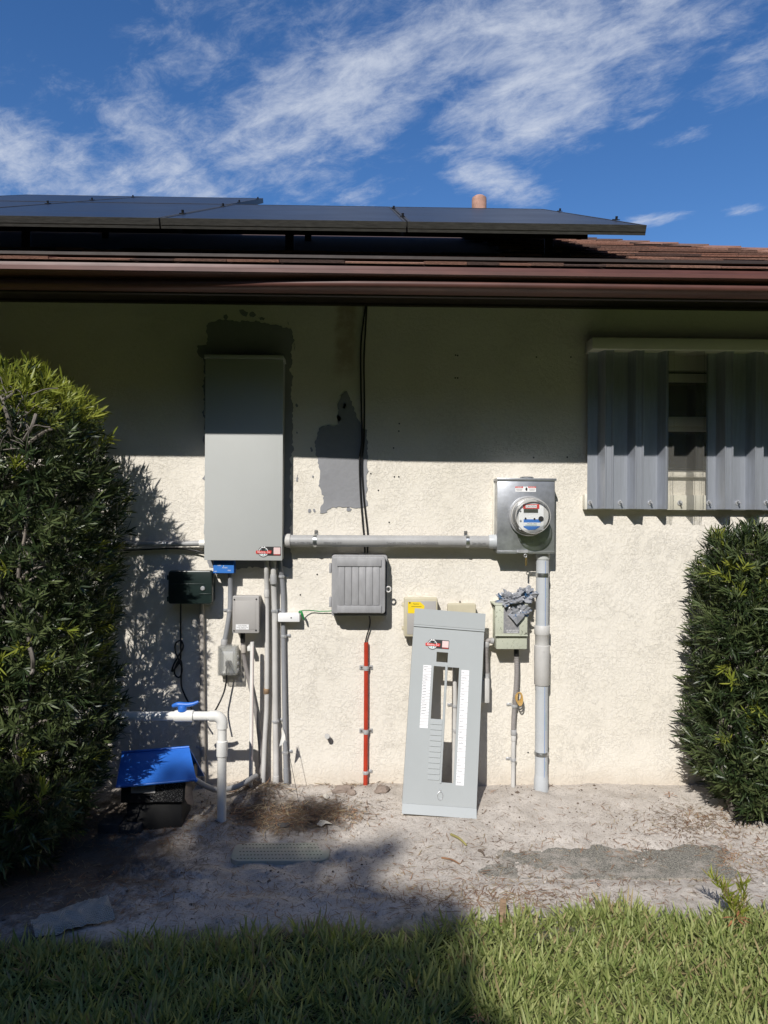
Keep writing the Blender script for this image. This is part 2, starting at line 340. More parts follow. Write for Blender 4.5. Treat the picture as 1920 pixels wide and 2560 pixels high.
# ------------------------------------------------------------------ builders
def link(o, parent):
    COL.objects.link(o)
    if parent is not None:
        o.parent = parent
        p = parent; mw = Matrix.Identity(4)
        # world matrix of the parent without a depsgraph update
        chain = []
        while p is not None: chain.append(p); p = p.parent
        for q in reversed(chain): mw = mw @ q.matrix_parent_inverse @ q.matrix_basis
        o.matrix_parent_inverse = mw.inverted()
    return o
def thing(name, label, cat, loc=(0, 0, 0), group=None):
    o = bpy.data.objects.new(name, None); o.empty_display_size = .05; o.location = loc; COL.objects.link(o)
    return tag(o, label, cat, group)
def tag(o, label, cat, group=None, kind=None):
    o['label'] = label
    if cat: o['category'] = cat
    if group: o['group'] = group
    if kind: o['kind'] = kind
    return o
def mesh_obj(name, verts, faces, mat, parent=None, smooth=None, mats=None, midx=None):
    me = bpy.data.meshes.new(name); me.from_pydata([tuple(v) for v in verts], [], faces); me.validate(); me.update()
    for mm in (mats or [mat]): me.materials.append(MATS[mm] if isinstance(mm, str) else mm)
    if midx is not None: me.polygons.foreach_set('material_index', midx)
    if smooth is not None:
        me.polygons.foreach_set('use_smooth', [True] * len(me.polygons)); me.set_sharp_from_angle(angle=R(smooth))
    return link(bpy.data.objects.new(name, me), parent)
def bm_obj(name, bm, mat, parent=None, smooth=None):
    bmesh.ops.recalc_face_normals(bm, faces=bm.faces)
    me = bpy.data.meshes.new(name); bm.to_mesh(me); bm.free()
    me.materials.append(MATS[mat] if isinstance(mat, str) else mat)
    if smooth is not None:
        me.polygons.foreach_set('use_smooth', [True] * len(me.polygons)); me.set_sharp_from_angle(angle=R(smooth))
    return link(bpy.data.objects.new(name, me), parent)
def add_box(bm, x0, x1, y0, y1, z0, z1, bevel=0.0, seg=2):
    x0, x1 = sorted((x0, x1)); y0, y1 = sorted((y0, y1)); z0, z1 = sorted((z0, z1))
    v = [bm.verts.new(p) for p in ((x0, y0, z0), (x1, y0, z0), (x1, y1, z0), (x0, y1, z0), (x0, y0, z1), (x1, y0, z1), (x1, y1, z1), (x0, y1, z1))]
    fs = [bm.faces.new([v[i] for i in f]) for f in ((0, 3, 2, 1), (4, 5, 6, 7), (0, 1, 5, 4), (1, 2, 6, 5), (2, 3, 7, 6), (3, 0, 4, 7))]
    if bevel:
        es = set(e for f in fs for e in f.edges)
        bmesh.ops.bevel(bm, geom=list(es), offset=bevel, segments=seg, profile=.5, affect='EDGES')
def box(name, x0, x1, y0, y1, z0, z1, mat, parent=None, bevel=.002, seg=2):
    bm = bmesh.new(); add_box(bm, x0, x1, y0, y1, z0, z1, bevel, seg); return bm_obj(name, bm, mat, parent, 35)
def pbox(name, px0, py0, px1, py1, df, db, mat, parent=None, bevel=.002, seg=2):
    """box whose front face, df in front of the wall, fills a pixel rectangle; db = depth of its back"""
    a = W(px0, py0, df); b = W(px1, py1, df); m_ = W((px0 + px1) / 2, (py0 + py1) / 2, df)
    hw = (W(px1, (py0 + py1) / 2, df).x - W(px0, (py0 + py1) / 2, df).x) / 2; hh = (W((px0 + px1) / 2, py0, df).z - W((px0 + px1) / 2, py1, df).z) / 2
    return box(name, m_.x - hw, m_.x + hw, -df, -db, m_.z - hh, m_.z + hh, mat, parent, bevel, seg)
def rounded_box(name, px0, py0, px1, py1, df, db, rad, mat, parent=None, edge=.004):
    """box with rounded vertical-plane corners"""
    m_ = W((px0 + px1) / 2, (py0 + py1) / 2, df)
    hw = (W(px1, (py0 + py1) / 2, df).x - W(px0, (py0 + py1) / 2, df).x) / 2; hh = (W((px0 + px1) / 2, py0, df).z - W((px0 + px1) / 2, py1, df).z) / 2
    bm = bmesh.new(); add_box(bm, m_.x - hw, m_.x + hw, -df, -db, m_.z - hh, m_.z + hh)
    es = [e for e in bm.edges if abs(e.verts[0].co.y - e.verts[1].co.y) > 1e-5]
    bmesh.ops.bevel(bm, geom=es, offset=rad, segments=5, profile=.5, affect='EDGES')
    es = [e for e in bm.edges if all(abs(v.co.y + df) < 1e-5 for v in e.verts)]
    if edge: bmesh.ops.bevel(bm, geom=es, offset=edge, segments=2, profile=.5, affect='EDGES')
    return bm_obj(name, bm, mat, parent, 35)
def smooth_path(pts, n=6):
    pts = [Vector(p) for p in pts]
    if len(pts) < 3: return pts
    out = []
    for i in range(len(pts) - 1):
        p0 = pts[max(i - 1, 0)]; p1 = pts[i]; p2 = pts[i + 1]; p3 = pts[min(i + 2, len(pts) - 1)]
        for k in range(n):
            t = k / n
            out.append(.5 * ((2 * p1) + (p2 - p0) * t + (2 * p0 - 5 * p1 + 4 * p2 - p3) * t * t + (3 * p1 - p0 - 3 * p2 + p3) * t ** 3))
    out.append(pts[-1]); return out
def tube_geo(pts, r, seg=14, cap=True):
    pts = [Vector(p) for p in pts]; n = len(pts); rs = r if isinstance(r, (list, tuple)) else [r] * n
    vs, fs = [], []; up = None
    for i, p in enumerate(pts):
        t = (pts[min(i + 1, n - 1)] - pts[max(i - 1, 0)]).normalized()
        if up is None:
            up = Vector((0, 1, 0)) if abs(t.y) < .9 else Vector((1, 0, 0))
        up = (up - t * up.dot(t)).normalized(); sd = t.cross(up)
        for k in range(seg):
            a = 2 * math.pi * k / seg; vs.append(p + (up * math.cos(a) + sd * math.sin(a)) * rs[i])
    for i in range(n - 1):
        for k in range(seg):
            fs.append((i * seg + k, i * seg + (k + 1) % seg, (i + 1) * seg + (k + 1) % seg, (i + 1) * seg + k))
    if cap: fs.append(tuple(range(seg - 1, -1, -1))); fs.append(tuple((n - 1) * seg + k for k in range(seg)))
    return vs, fs
def tube(name, pts, r, mat, parent=None, seg=14, smooth=0):
    n0 = len(pts)
    if smooth: pts = smooth_path(pts, smooth)
    if isinstance(r, (list, tuple)) and len(r) != len(pts): r = [float(np.interp(i * (n0 - 1) / (len(pts) - 1), range(n0), r)) for i in range(len(pts))]
    vs, fs = tube_geo(pts, r, seg); bm = bmesh.new()
    bv = [bm.verts.new(v) for v in vs]
    for f in fs: bm.faces.new([bv[i] for i in f])
    return bm_obj(name, bm, mat, parent, 45)
def lathe(name, origin, axis, prof, mat, parent=None, seg=32, smooth=35):
    """prof = [(radius, distance along axis)]"""
    ax = Vector(axis).normalized(); up = Vector((0, 0, 1)) if abs(ax.z) < .9 else Vector((1, 0, 0)); up = (up - ax * up.dot(ax)).normalized(); sd = ax.cross(up); o = Vector(origin)
    vs, fs = [], []
    for (r, h) in prof:
        for k in range(seg):
            a = 2 * math.pi * k / seg; vs.append(o + ax * h + (up * math.cos(a) + sd * math.sin(a)) * max(r, 1e-5))
    for i in range(len(prof) - 1):
        for k in range(seg): fs.append((i * seg + k, i * seg + (k + 1) % seg, (i + 1) * seg + (k + 1) % seg, (i + 1) * seg + k))
    bm = bmesh.new(); bv = [bm.verts.new(v) for v in vs]
    for f in fs: bm.faces.new([bv[i] for i in f])
    bmesh.ops.remove_doubles(bm, verts=bm.verts, dist=1e-4)
    return bm_obj(name, bm, mat, parent, smooth)
def frame_pt(o, u, v, n, a, b, c=0.0): return o + u * a + v * b + n * c
FONT_CACHE = {}
def text_geo(s):
    if s not in FONT_CACHE:
        cu = bpy.data.curves.new('lettering', 'FONT'); cu.body = s; cu.align_x = 'CENTER'; cu.align_y = 'CENTER'; cu.resolution_u = 2
        ob = bpy.data.objects.new('lettering', cu); COL.objects.link(ob)
        bpy.context.view_layer.update()
        me = bpy.data.meshes.new_from_object(ob.evaluated_get(bpy.context.evaluated_depsgraph_get()))
        FONT_CACHE[s] = ([v.co.copy() for v in me.vertices], [tuple(p.vertices) for p in me.polygons])
        bpy.data.objects.remove(ob); bpy.data.curves.remove(cu); bpy.data.meshes.remove(me)
    return FONT_CACHE[s]
def lettering(name, s, o, u, v, size, mat, parent, stretch=1.0):
    """flat lettering centred on o, reading along u, upright along v, lifted off along u x v"""
    vs, fs = text_geo(s); u = Vector(u).normalized(); v = Vector(v).normalized()
    return mesh_obj(name, [o + u * (p.x * size * stretch) + v * (p.y * size) for p in vs], fs, mat, parent)
def quad_plate(name, o, u, v, w, h, t, mat, parent, off=0.0):
    """thin plate centred at o in the u-v plane, thickness t standing out along n = u x v"""
    u = Vector(u).normalized(); v = Vector(v).normalized(); n = u.cross(v)
    vs = [o + u * (a * w / 2) + v * (b * h / 2) + n * (off + c) for c in (0, t) for (a, b) in ((-1, -1), (1, -1), (1, 1), (-1, 1))]
    return mesh_obj(name, vs, [(3, 2, 1, 0), (4, 5, 6, 7), (0, 1, 5, 4), (1, 2, 6, 5), (2, 3, 7, 6), (3, 0, 4, 7)], mat, parent)
def poly_plate(name, o, u, v, pts, t, mat, parent, off=0.0):
    u = Vector(u).normalized(); v = Vector(v).normalized(); n = u.cross(v); k = len(pts)
    vs = [o + u * a + v * b + n * (off + c) for c in (0, t) for (a, b) in pts]
    fs = [tuple(range(k - 1, -1, -1)), tuple(range(k, 2 * k))] + [(i, (i + 1) % k, k + (i + 1) % k, k + i) for i in range(k)]
    return mesh_obj(name, vs, fs, mat, parent)
EX = Vector((1, 0, 0)); EZ = Vector((0, 0, 1)); EY = Vector((0, 1, 0))   # EX x EZ = -Y: towards the camera

def strap(parent, c, axis, r, ear, mat='zinc', width=.017, back=0.0, ears=None):
    """pipe strap: band round a pipe at c, lug screwed to the wall"""
    bm = bmesh.new(); d = EZ if axis == 'z' else EX
    vs, fs = tube_geo([c - d * width / 2, c - d * width * .2, c - d * width * .2, c + d * width * .2, c + d * width * .2, c + d * width / 2], [r + .0022, r + .0022, r + .0038, r + .0038, r + .0022, r + .0022], 18)
    bv = [bm.verts.new(v) for v in vs]
    for f in fs: bm.faces.new([bv[i] for i in f])
    scs = []
    for e in (ears or [ear]):
        sd = (EX if axis == 'z' else EZ) * e
        a = c + sd * (r * .6); b2 = c + sd * (r + .022)
        yb = min(-.003 - back, 0)
        x0, x1 = sorted((a.x, b2.x)) if axis == 'z' else (c.x - width / 2, c.x + width / 2)
        z0, z1 = sorted((a.z, b2.z)) if axis == 'x' else (c.z - width / 2, c.z + width / 2)
        add_box(bm, x0, x1, yb - .003, yb, z0, z1, .0012, 1)
        s = c + sd * (r + .012); scs.append(Vector((s.x, yb - .003, s.z)))
    o = bm_obj('strap', bm, mat, parent, 40)
    for s in scs: lathe('screw', s, (0, -1, 0), [(.0001, .0035), (.004, .0035), (.0055, .002), (.0055, 0)], 'copper_stub' if mat != 'zinc' else 'zinc', o, 10)
    return o

# ------------------------------------------------------------------ ground
def sstep(a, b, x): t = np.clip((x - a) / (b - a), 0, 1); return t * t * (3 - 2 * t)
def fbm(x, y, s, o=0.0, n=3):
    v = 0.0; a = 1.0
    for i in range(n):
        v += a * mnoise.noise(Vector((x * s, y * s, o))); s *= 2.1; a *= .5
    return v
def ground_z(x, y):
    z = -.005 - .062 * float(sstep(.05, .60, -y))
    if -3 < x < 3 and -2.4 < y < .3:
        fade = float(sstep(2.4, 1.6, -y)) * float(sstep(3, 2.3, abs(x)))
        z += fade * (.010 * fbm(x, y, 3.0) + .0055 * fbm(x, y, 13.0, 4) + .0016 * mnoise.noise(Vector((x * 60, y * 60, 6))))
        mound = math.exp(-((x + .56) / .20) ** 2 - ((y + .10) / .14) ** 2) * .035 + math.exp(-((x + .05) / .16) ** 2 - ((y + .10) / .10) ** 2) * .022
        mound += math.exp(-((x + .74) / .16) ** 2 - ((y + .40) / .10) ** 2) * .02 - math.exp(-((x + .36) / .16) ** 2 - ((y + .22) / .08) ** 2) * .02
        z += mound
        # trodden prints and tyre-like ridges
        tr = float(sstep(.42, .55, -y)) * float(sstep(1.05, .9, -y)) * float(sstep(.2, 0, x)) * float(sstep(1.3, 1.0, -x))
        if tr > 0:
            w = mnoise.noise(Vector((x * 3.2, y * 3.2, 9))); a = w * 3.0
            z += tr * .0075 * math.sin((x * math.cos(a) + y * math.sin(a)) * 95) * max(0, .35 + mnoise.noise(Vector((x * 5, y * 5, 2))) * 1.6)
            z += tr * .020 * mnoise.noise(Vector((x * 8, y * 10, 5)))
        sl = float(sstep(.25, .7, x)) * float(sstep(.40, .50, -y)) * float(sstep(.86, .78, -y))
        z += sl * (-.014 + .012 * float(sstep(.62, .42, -y)) + .012 * mnoise.noise(Vector((x * 4, y * 5, 31))))
    return z
def build_ground():
    def axis(lo, hi, step, far):
        a = list(np.arange(lo, hi + 1e-6, step)); ext = []; s = step; p = hi
        while p < far: s *= 1.45; p += s; ext.append(p)
        ext2 = []; s = step; p = lo
        while p > -far: s *= 1.45; p -= s; ext2.append(p)
        return ext2[::-1] + a + ext
    xs = axis(-2.1, 2.1, .0125, 400); ys = axis(-1.9, .03, .0115, 400)
    vs = [(x, y, ground_z(x, y)) for y in ys for x in xs]; nx = len(xs)
    fs = [(j * nx + i, j * nx + i + 1, (j + 1) * nx + i + 1, (j + 1) * nx + i) for j in range(len(ys) - 1) for i in range(nx - 1)]
    o = mesh_obj('ground', vs, fs, 'sand', None, 80)
    o['kind'] = 'structure'; o['label'] = 'trodden grey sand in front of the house, running under the lawn'
build_ground()

# ------------------------------------------------------------------ house
house = thing('house', 'cream stucco house wall with brown gutter, shingle roof and grey cement repairs', 'house', (0, 0, 0))
Z = lambda py, d, px=960: W(px, py, d).z
z_soffit = Z(761, 0)
WX0, WX1 = -7.0, 2.36
win = (W(1507, 1000).x, 2.24, Z(1183, 0, 1700), Z(884, 0, 1700))       # x0 x1 z0 z1 of the opening
def grid_plate(us, vs_, holes, o, u, v, n, t):
    """plate over the grid us x vs_ without the cells inside holes; thickness t along -n"""
    bm = bmesh.new(); vert = {}
    def V(i, j):
        if (i, j) not in vert: vert[(i, j)] = bm.verts.new(o + u * us[i] + v * vs_[j])
        return vert[(i, j)]
    for i in range(len(us) - 1):
        for j in range(len(vs_) - 1):
            cu = (us[i] + us[i + 1]) / 2; cv = (vs_[j] + vs_[j + 1]) / 2
            if any(a < cu < b and c < cv < d for (a, b, c, d) in holes): continue
            bm.faces.new((V(i, j), V(i + 1, j), V(i + 1, j + 1), V(i, j + 1)))
    r = bmesh.ops.extrude_face_region(bm, geom=bm.faces[:]); mv = [g for g in r['geom'] if isinstance(g, bmesh.types.BMVert)]
    bmesh.ops.translate(bm, verts=mv, vec=-n * t)
    return bm
bm = grid_plate([WX0, win[0], win[1], WX1], [-.4, win[2], win[3], z_soffit + .05], [win], Vector((0, 0, 0)), EX, EZ, Vector((0, -1, 0)), .20)
wall = bm_obj('wall', bm, 'stucco', house)
# side and rear walls so that the house is a closed block
box('wall', WX1 - .2, WX1, .2, 8, -.4, z_soffit + .05, 'stucco', house, 0); box('wall', WX0, WX0 + .2, .2, 8, -.4, z_soffit + .05, 'stucco', house, 0); box('wall', WX0, WX1, 8.0, 8.2, -.4, z_soffit + .05, 'stucco', house, 0)

def patch(name, loops, mat, parent, t=.003, jit=.010, seed=1):
    """ragged cement patch on the wall from pixel outlines"""
    rnd = random.Random(seed); bm = bmesh.new()
    for loop in loops:
        pts = [W(*p) for p in loop]; n = len(pts); out = []
        for i in range(n):
            a, b = pts[i], pts[(i + 1) % n]; k = max(2, int((b - a).length / .009)); d = (b - a).normalized(); nn = Vector((d.z, 0, -d.x))
            for j in range(k):
                p = a.lerp(b, j / k); f = mnoise.noise(p * 22 + Vector((seed, 0, 0))) * .9 + mnoise.noise(p * 70) * .6
                out.append(p + nn * (f * jit + rnd.uniform(-.0015, .0015)))
        k = len(out)
        co, ed, fa, *_ = delaunay_2d_cdt([Vector((p.x, p.z)) for p in out], [(i, (i + 1) % k) for i in range(k)], [], 1, 1e-6)
        top = [bm.verts.new((c.x, -t, c.y)) for c in co]
        for f in fa: bm.faces.new([top[i] for i in f])
    bes = [e for e in bm.edges if len(e.link_faces) == 1]
    ext = bmesh.ops.extrude_edge_only(bm, edges=bes)
    for g in ext['geom']:
        if isinstance(g, bmesh.types.BMVert): g.co.y = .001
    return bm_obj(name, bm, mat, parent)
fl = lambda x, y, w, h: [(x, y), (x + w * .5, y - h * .2), (x + w, y + h * .3), (x + w * .8, y + h), (x + w * .3, y + h * .9)]
p1 = patch('cement_patch', [[(519, 806), (545, 800), (600, 805), (640, 800), (690, 812), (726, 822), (737, 850), (728, 900), (732, 1000), (728, 1130), (728, 1420), (520, 1420), (511, 1100), (509, 893), (495, 885), (495, 862), (517, 862)],
                            fl(598, 776, 22, 16), fl(625, 782, 10, 9), fl(560, 790, 9, 7), fl(645, 795, 18, 6), fl(738, 1010, 5, 9), fl(740, 1080, 4, 6), fl(733, 860, 6, 18), fl(718, 806, 6, 8)], 'cement', wall, jit=.015, seed=3)
p2 = patch('cement_patch', [[(852, 985), (868, 978), (905, 1070), (917, 1075), (918, 1150), (919, 1262), (900, 1270), (870, 1266), (830, 1268), (818, 1284), (800, 1283), (808, 1240), (797, 1200), (800, 1180), (789, 1130), (791, 1080), (800, 1066), (845, 1062), (843, 1030)],
                            fl(842, 1040, 10, 12), fl(775, 1120, 6, 10), fl(868, 1270, 10, 8), fl(770, 1275, 6, 8), fl(784, 1274, 4, 9), fl(780, 1190, 4, 7), fl(858, 1010, 6, 9), fl(741, 1190, 4, 14)], 'cement', wall, jit=.013, seed=5)
for (x, y) in [(1139, 888), (1144, 889), (1138, 945), (1144, 945), (1341, 893), (1427, 893), (998, 1059), (997, 1078), (984, 1120), (986, 1192), (997, 1192), (927, 1184), (946, 1226), (973, 1306), (751, 1487), (1320, 1881), (1334, 1144), (1418, 1143), (793, 1436), (697, 1418)]:
    p = W(x, y); lathe('anchor_hole', (p.x, -.0012, p.z), (0, -1, 0), [(.0001, .0006), (.0038, .0006), (.0042, 0)], 'interior_dark', wall, 8)
# crack lines and pock marks come from the stucco relief

box('soffit', WX0 - .6, WX1 + .62, -.64, .3, z_soffit, z_soffit + .012, 'brown_trim', house, 0)
box('frieze_board', WX0, WX1 - .01, -.019, -.0005, z_soffit - .012, z_soffit - .0005, 'brown_trim', house, .002)
# roof frame: eave at y = -0.70, slope 0.45, hip at the right
TAN = .45; YE = -.70; z_eave = Z(661, .70); XC = 3.0; XL = -8.0; RISE = 4.0
def roof_pt(x, l, h=0.0):           # l = distance in from the eave, h = height above the plane
    return Vector((x, YE + l, z_eave + l * TAN + h))
RID = roof_pt(0, RISE).z
rv = [roof_pt(XL, 0), roof_pt(XC, 0), roof_pt(XC - RISE, RISE), roof_pt(XL, RISE), Vector((XC, YE + 2 * RISE, z_eave)), Vector((XL, YE + 2 * RISE, z_eave))]
rv = [v - Vector((0, 0, .008)) for v in rv]; nb = len(rv); rv += [v - Vector((0, 0, .03)) for v in rv]
roof = mesh_obj('roof', rv, [(0, 1, 2, 3), (1, 4, 2), (4, 5, 3, 2), (6, 9, 8, 7), (7, 8, 10), (10, 8, 9, 11), (0, 6, 7, 1), (1, 7, 10, 4), (4, 10, 11, 5)], shingle_mats[3], house)
def build_shingles():
    rnd = random.Random(11); meshes = {}
    expo = .135
    for c in range(0, 15):
        l0 = c * expo - .012; l1 = l0 + expo + .03
        x = (-2.35 if c < 4 else .55) + rnd.uniform(0, .15)
        xe = XC - max(l0, 0) - .02
        while x < xe:
            w = rnd.choice([.13, .17, .21, .26, .32]); x2 = min(x + w, xe)
            if x2 - x < .04: break
            th = rnd.choice([.006, .009, .012]); lo = l0 - (rnd.choice([0, 0, .004, .02]) if c else rnd.choice([0, .002]))
            lift = .004 + c * .0004
            a = [roof_pt(x, lo, lift), roof_pt(x2 - .003, lo, lift), roof_pt(x2 - .003, l1, -.004), roof_pt(x, l1, -.004)]
            up = Vector((0, -TAN, 1)).normalized() * th
            b = [p + up for p in a[:2]] + [p + up * .3 for p in a[2:]]
            mesh_obj('shingle', a + b, [(3, 2, 1, 0), (4, 5, 6, 7), (0, 1, 5, 4), (1, 2, 6, 5), (2, 3, 7, 6), (3, 0, 4, 7)], rnd.choice(shingle_mats), roof)
            x = x2
    # caps along the hip
    l = .02
    while l < 2.6:
        c0 = Vector((XC - l, YE + l, z_eave + l * TAN + .02)); c1 = Vector((XC - l - .13, YE + l + .13, z_eave + (l + .13) * TAN + .012))
        sd = .10
        vs = []
        for c in (c0, c1):
            vs += [c + Vector((-sd, 0, -.004)), c + Vector((0, 0, .008)), c + Vector((0, sd, -.004))]
        # left wing lies on the front plane, right wing on the hip plane
        vs += [v - Vector((0, 0, .012)) for v in vs]
        mesh_obj('hip_cap', vs, [(0, 1, 4, 3), (1, 2, 5, 4), (6, 9, 10, 7), (7, 10, 11, 8), (0, 6, 7, 1), (1, 7, 8, 2)], rnd.choice(shingle_mats), roof)
        l += .12
build_shingles()
# drip edge strip, fascia and gutter
box('drip_edge', XL, XC, -.708, -.703, z_eave - .05, z_eave - .010, 'brown_gutter', house, .001)
z_lip = Z(674, .775); z_bot = Z(728, .71)
box('fascia', XL, XC - .02, -.655, -.635, z_bot - .004, z_eave - .02, 'brown_trim', house, .002)
def build_gutter():
    hgt = z_lip - z_bot
    def prof(x):
        k = float(sstep(-1.0, .1, np.float64(x))); bul = -.724 - .030 * k
        wob = .0015 * mnoise.noise(Vector((x * 1.3, 0, 3)))
        return [(-.660, z_lip - .004), (-.660, z_bot + .002), (-.700, z_bot), (bul + .016, z_bot + .001), (bul + .004, z_bot + .008), (bul, z_bot + .018), (bul + .003, z_bot + .028), (bul + .014, z_bot + .036),
                (-.733, z_bot + .045), (-.738, z_lip - .026), (-.752, z_lip - .021), (-.772 + wob, z_lip - .019), (-.776 + wob, z_lip - .016), (-.776 + wob, z_lip - .002), (-.773 + wob, z_lip), (-.757, z_lip), (-.757, z_lip - .006), (-.7655, z_lip - .0065), (-.765, z_lip - .012),
                (-.735, z_lip - .022), (-.727, z_bot + .044), (bul + .018, z_bot + .03), (bul + .007, z_bot + .018), (bul + .014, z_bot + .006), (-.664, z_bot + .006), (-.664, z_lip - .004)]
    xs = list(np.arange(XL, XC + .01, .22)); vs, fs = [], []
    for x in xs:
        pr = prof(x); n = len(pr)
        vs += [(x, y, z) for (y, z) in pr]
    for i in range(len(xs) - 1):
        for k in range(n): fs.append((i * n + k, (i + 1) * n + k, (i + 1) * n + (k + 1) % n, i * n + (k + 1) % n))
    bm = bmesh.new(); bv = [bm.verts.new(v) for v in vs]
    for f in fs: bm.faces.new([bv[i] for i in f])
    return bm_obj('gutter', bm, 'brown_gutter', house, 50)
gutter = build_gutter()
for px in (10, 277, 715, 1192, 1640):
    c = W(px, 672, .73); tube('hanger', [(c.x, -.665, z_lip - .002), (c.x, -.70, z_lip + .004), (c.x, -.758, z_lip + .002)], .005, 'brown_gutter', gutter, 8)
c = W(1190, 520, -1.6)
lathe('vent_pipe', (c.x, 1.45, roof_pt(0, 2.15).z - .1), (0, 0, 1), [(.052, 0), (.052, c.z - roof_pt(0, 2.15).z + .09), (.050, c.z - roof_pt(0, 2.15).z + .105), (.034, c.z - roof_pt(0, 2.15).z + .118), (.0001, c.z - roof_pt(0, 2.15).z + .124)], 'terracotta', roof, 20)

# window behind the shutters
wnd = box('window', win[0] - .0, win[1], .10, .115, win[2], win[3], 'interior_dark', house, 0)
def wbox(name, py0, py1, y0, y1, x0=win[0] + .002, x1=win[1] - .002, mat='window_white'):
    return box(name, x0, x1, y0, y1, Z(py1, -y0, 1710), Z(py0, -y0, 1710), mat, wnd, .002)
wbox('frame', 884, 926, .045, .099); wbox('frame', 934, 954, .05, .098); wbox('frame', 1042, 1066, .05, .098); wbox('frame', 1067, 1078, .06, .097); wbox('frame', 1176, 1186, .045, .099)
box('frame', win[0] + .002, win[0] + .03, .045, .099, win[2], win[3], 'window_white', wnd, .002)
wbox('pane', 955, 1041, .075, .079, mat='dark_glass'); wbox('pane', 1079, 1176, .08, .084, mat='dark_glass')
box('sill', win[0] - .02, win[1] + .02, -.022, .045, win[2] - .022, win[2] + .004, 'stucco', wnd, .004)
box('header_track', W(1480, 850, .11).x, 2.45, -.115, -.0005, Z(875, .11, 1700), Z(846, .11, 1700), 'white_metal', house, .003)
box('header_flange', W(1474, 850, .0).x, 2.47, -.006, -.0005, Z(872, 0, 1700), Z(832, 0, 1700), 'white_metal', house, .002)
box('bottom_track', W(1462, 1274, .04).x, 2.45, -.040, -.0005, Z(1275, .04, 1700), Z(1238, .04, 1700), 'white_metal', house, .002)
def shutter(name, px0, px1, nuts, mat, label, ytop, ybot, phase, back=.043, ridge=.052, closed=False):
    """corrugated storm panel; nuts sit in the valleys"""
    t = thing(name, label, 'shutter', (W((px0 + px1) / 2, 1270, .05).x, -.05, W(1600, ybot, .05).z), 'storm shutter panels over the window')
    pitch = W(1551, 1256, back).x - W(1476, 1256, back).x
    xn = W(nuts[0], 1256, back).x
    x0, x1 = W(px0, 1250, back).x, W(px1, 1250, back).x; prof = []
    k0 = math.floor((x0 - xn) / pitch) - 1
    segs = [(-.22, 0), (.22, 0), (.36, 1), (.40, 1), (.43, .9), (.57, .9), (.60, 1), (.64, 1)]
    x = None; pts = []
    for k in range(k0, k0 + 12):
        for (a, d) in segs[1:] + [(.78, 0)]: pts.append((xn + (k + a) * pitch, d))
    pts = [p for p in pts if x0 - .0001 <= p[0] <= x1 + .0001]
    def at(xq):
        a = ((xq - xn) / pitch) % 1.0
        xs_ = [0] + [s[0] for s in segs[1:]] + [.78, 1.0]; ds = [0] + [s[1] for s in segs[1:]] + [0, 0]
        return float(np.interp(a, xs_, ds))
    pts = [(x0, at(x0))] + pts + [(x1, at(x1))]
    zt, zb = Z(ytop, .06, 1700), Z(ybot, .06, 1700)
    n = len(pts); vs = []; fs = []
    for z in (zb, zt):
        for (xx, d) in pts: vs.append((xx, -(back + d * ridge), z))
    fs = [(i, i + 1, n + i + 1, n + i) for i in range(n - 1)]
    if not closed:
        vs += [(v[0], v[1] + .0015, v[2]) for v in vs]
        fs += [(2 * n + i + 1, 2 * n + i, 3 * n + i, 3 * n + i + 1) for i in range(n - 1)] + [(i, 2 * n + i, 2 * n + i + 1, i + 1) for i in range(n - 1)] + [(0, n, 3 * n, 2 * n), (n - 1, 3 * n - 1, 4 * n - 1, 2 * n - 1)]
    mesh_obj('corrugated_sheet', vs, fs, mat, t)
    for q in nuts:
        c = W(q, 1257, back + .004)
        nut = lathe('wing_nut', (c.x, -back - .0005, c.z), (0, -1, 0), [(.0001, .002), (.0115, .002), (.0115, 0)], 'zinc', t, 16)
        lathe('stud', (c.x, -back, c.z), (0, -1, 0), [(.0001, .03), (.003, .03), (.003, .0), ], 'zinc', nut, 8)
        for s in (-1, 1):
            tube('wing', [(c.x, -back - .006, c.z), (c.x + s * .004, -back - .012, c.z - s * .006), (c.x + s * .006, -back - .016, c.z - s * .012)], [.004, .003, .0035], 'zinc', nut, 6)
    return t
shutter('shutter_panel', 1468, 1660, (1476, 1551, 1626), 'mill_aluminium', 'corrugated aluminium storm shutter panel left of the clear one', 874, 1273, 0)
shutter('shutter_panel', 1656, 1769, (1700,), 'clear_sheet', 'clear corrugated plastic storm shutter panel showing the window behind', 874, 1273, 0, closed=True)
shutter('shutter_panel', 1765, 2040, (1772, 1845, 1916), 'mill_aluminium', 'corrugated aluminium storm shutter panel right of the clear one', 874, 1273, 0)

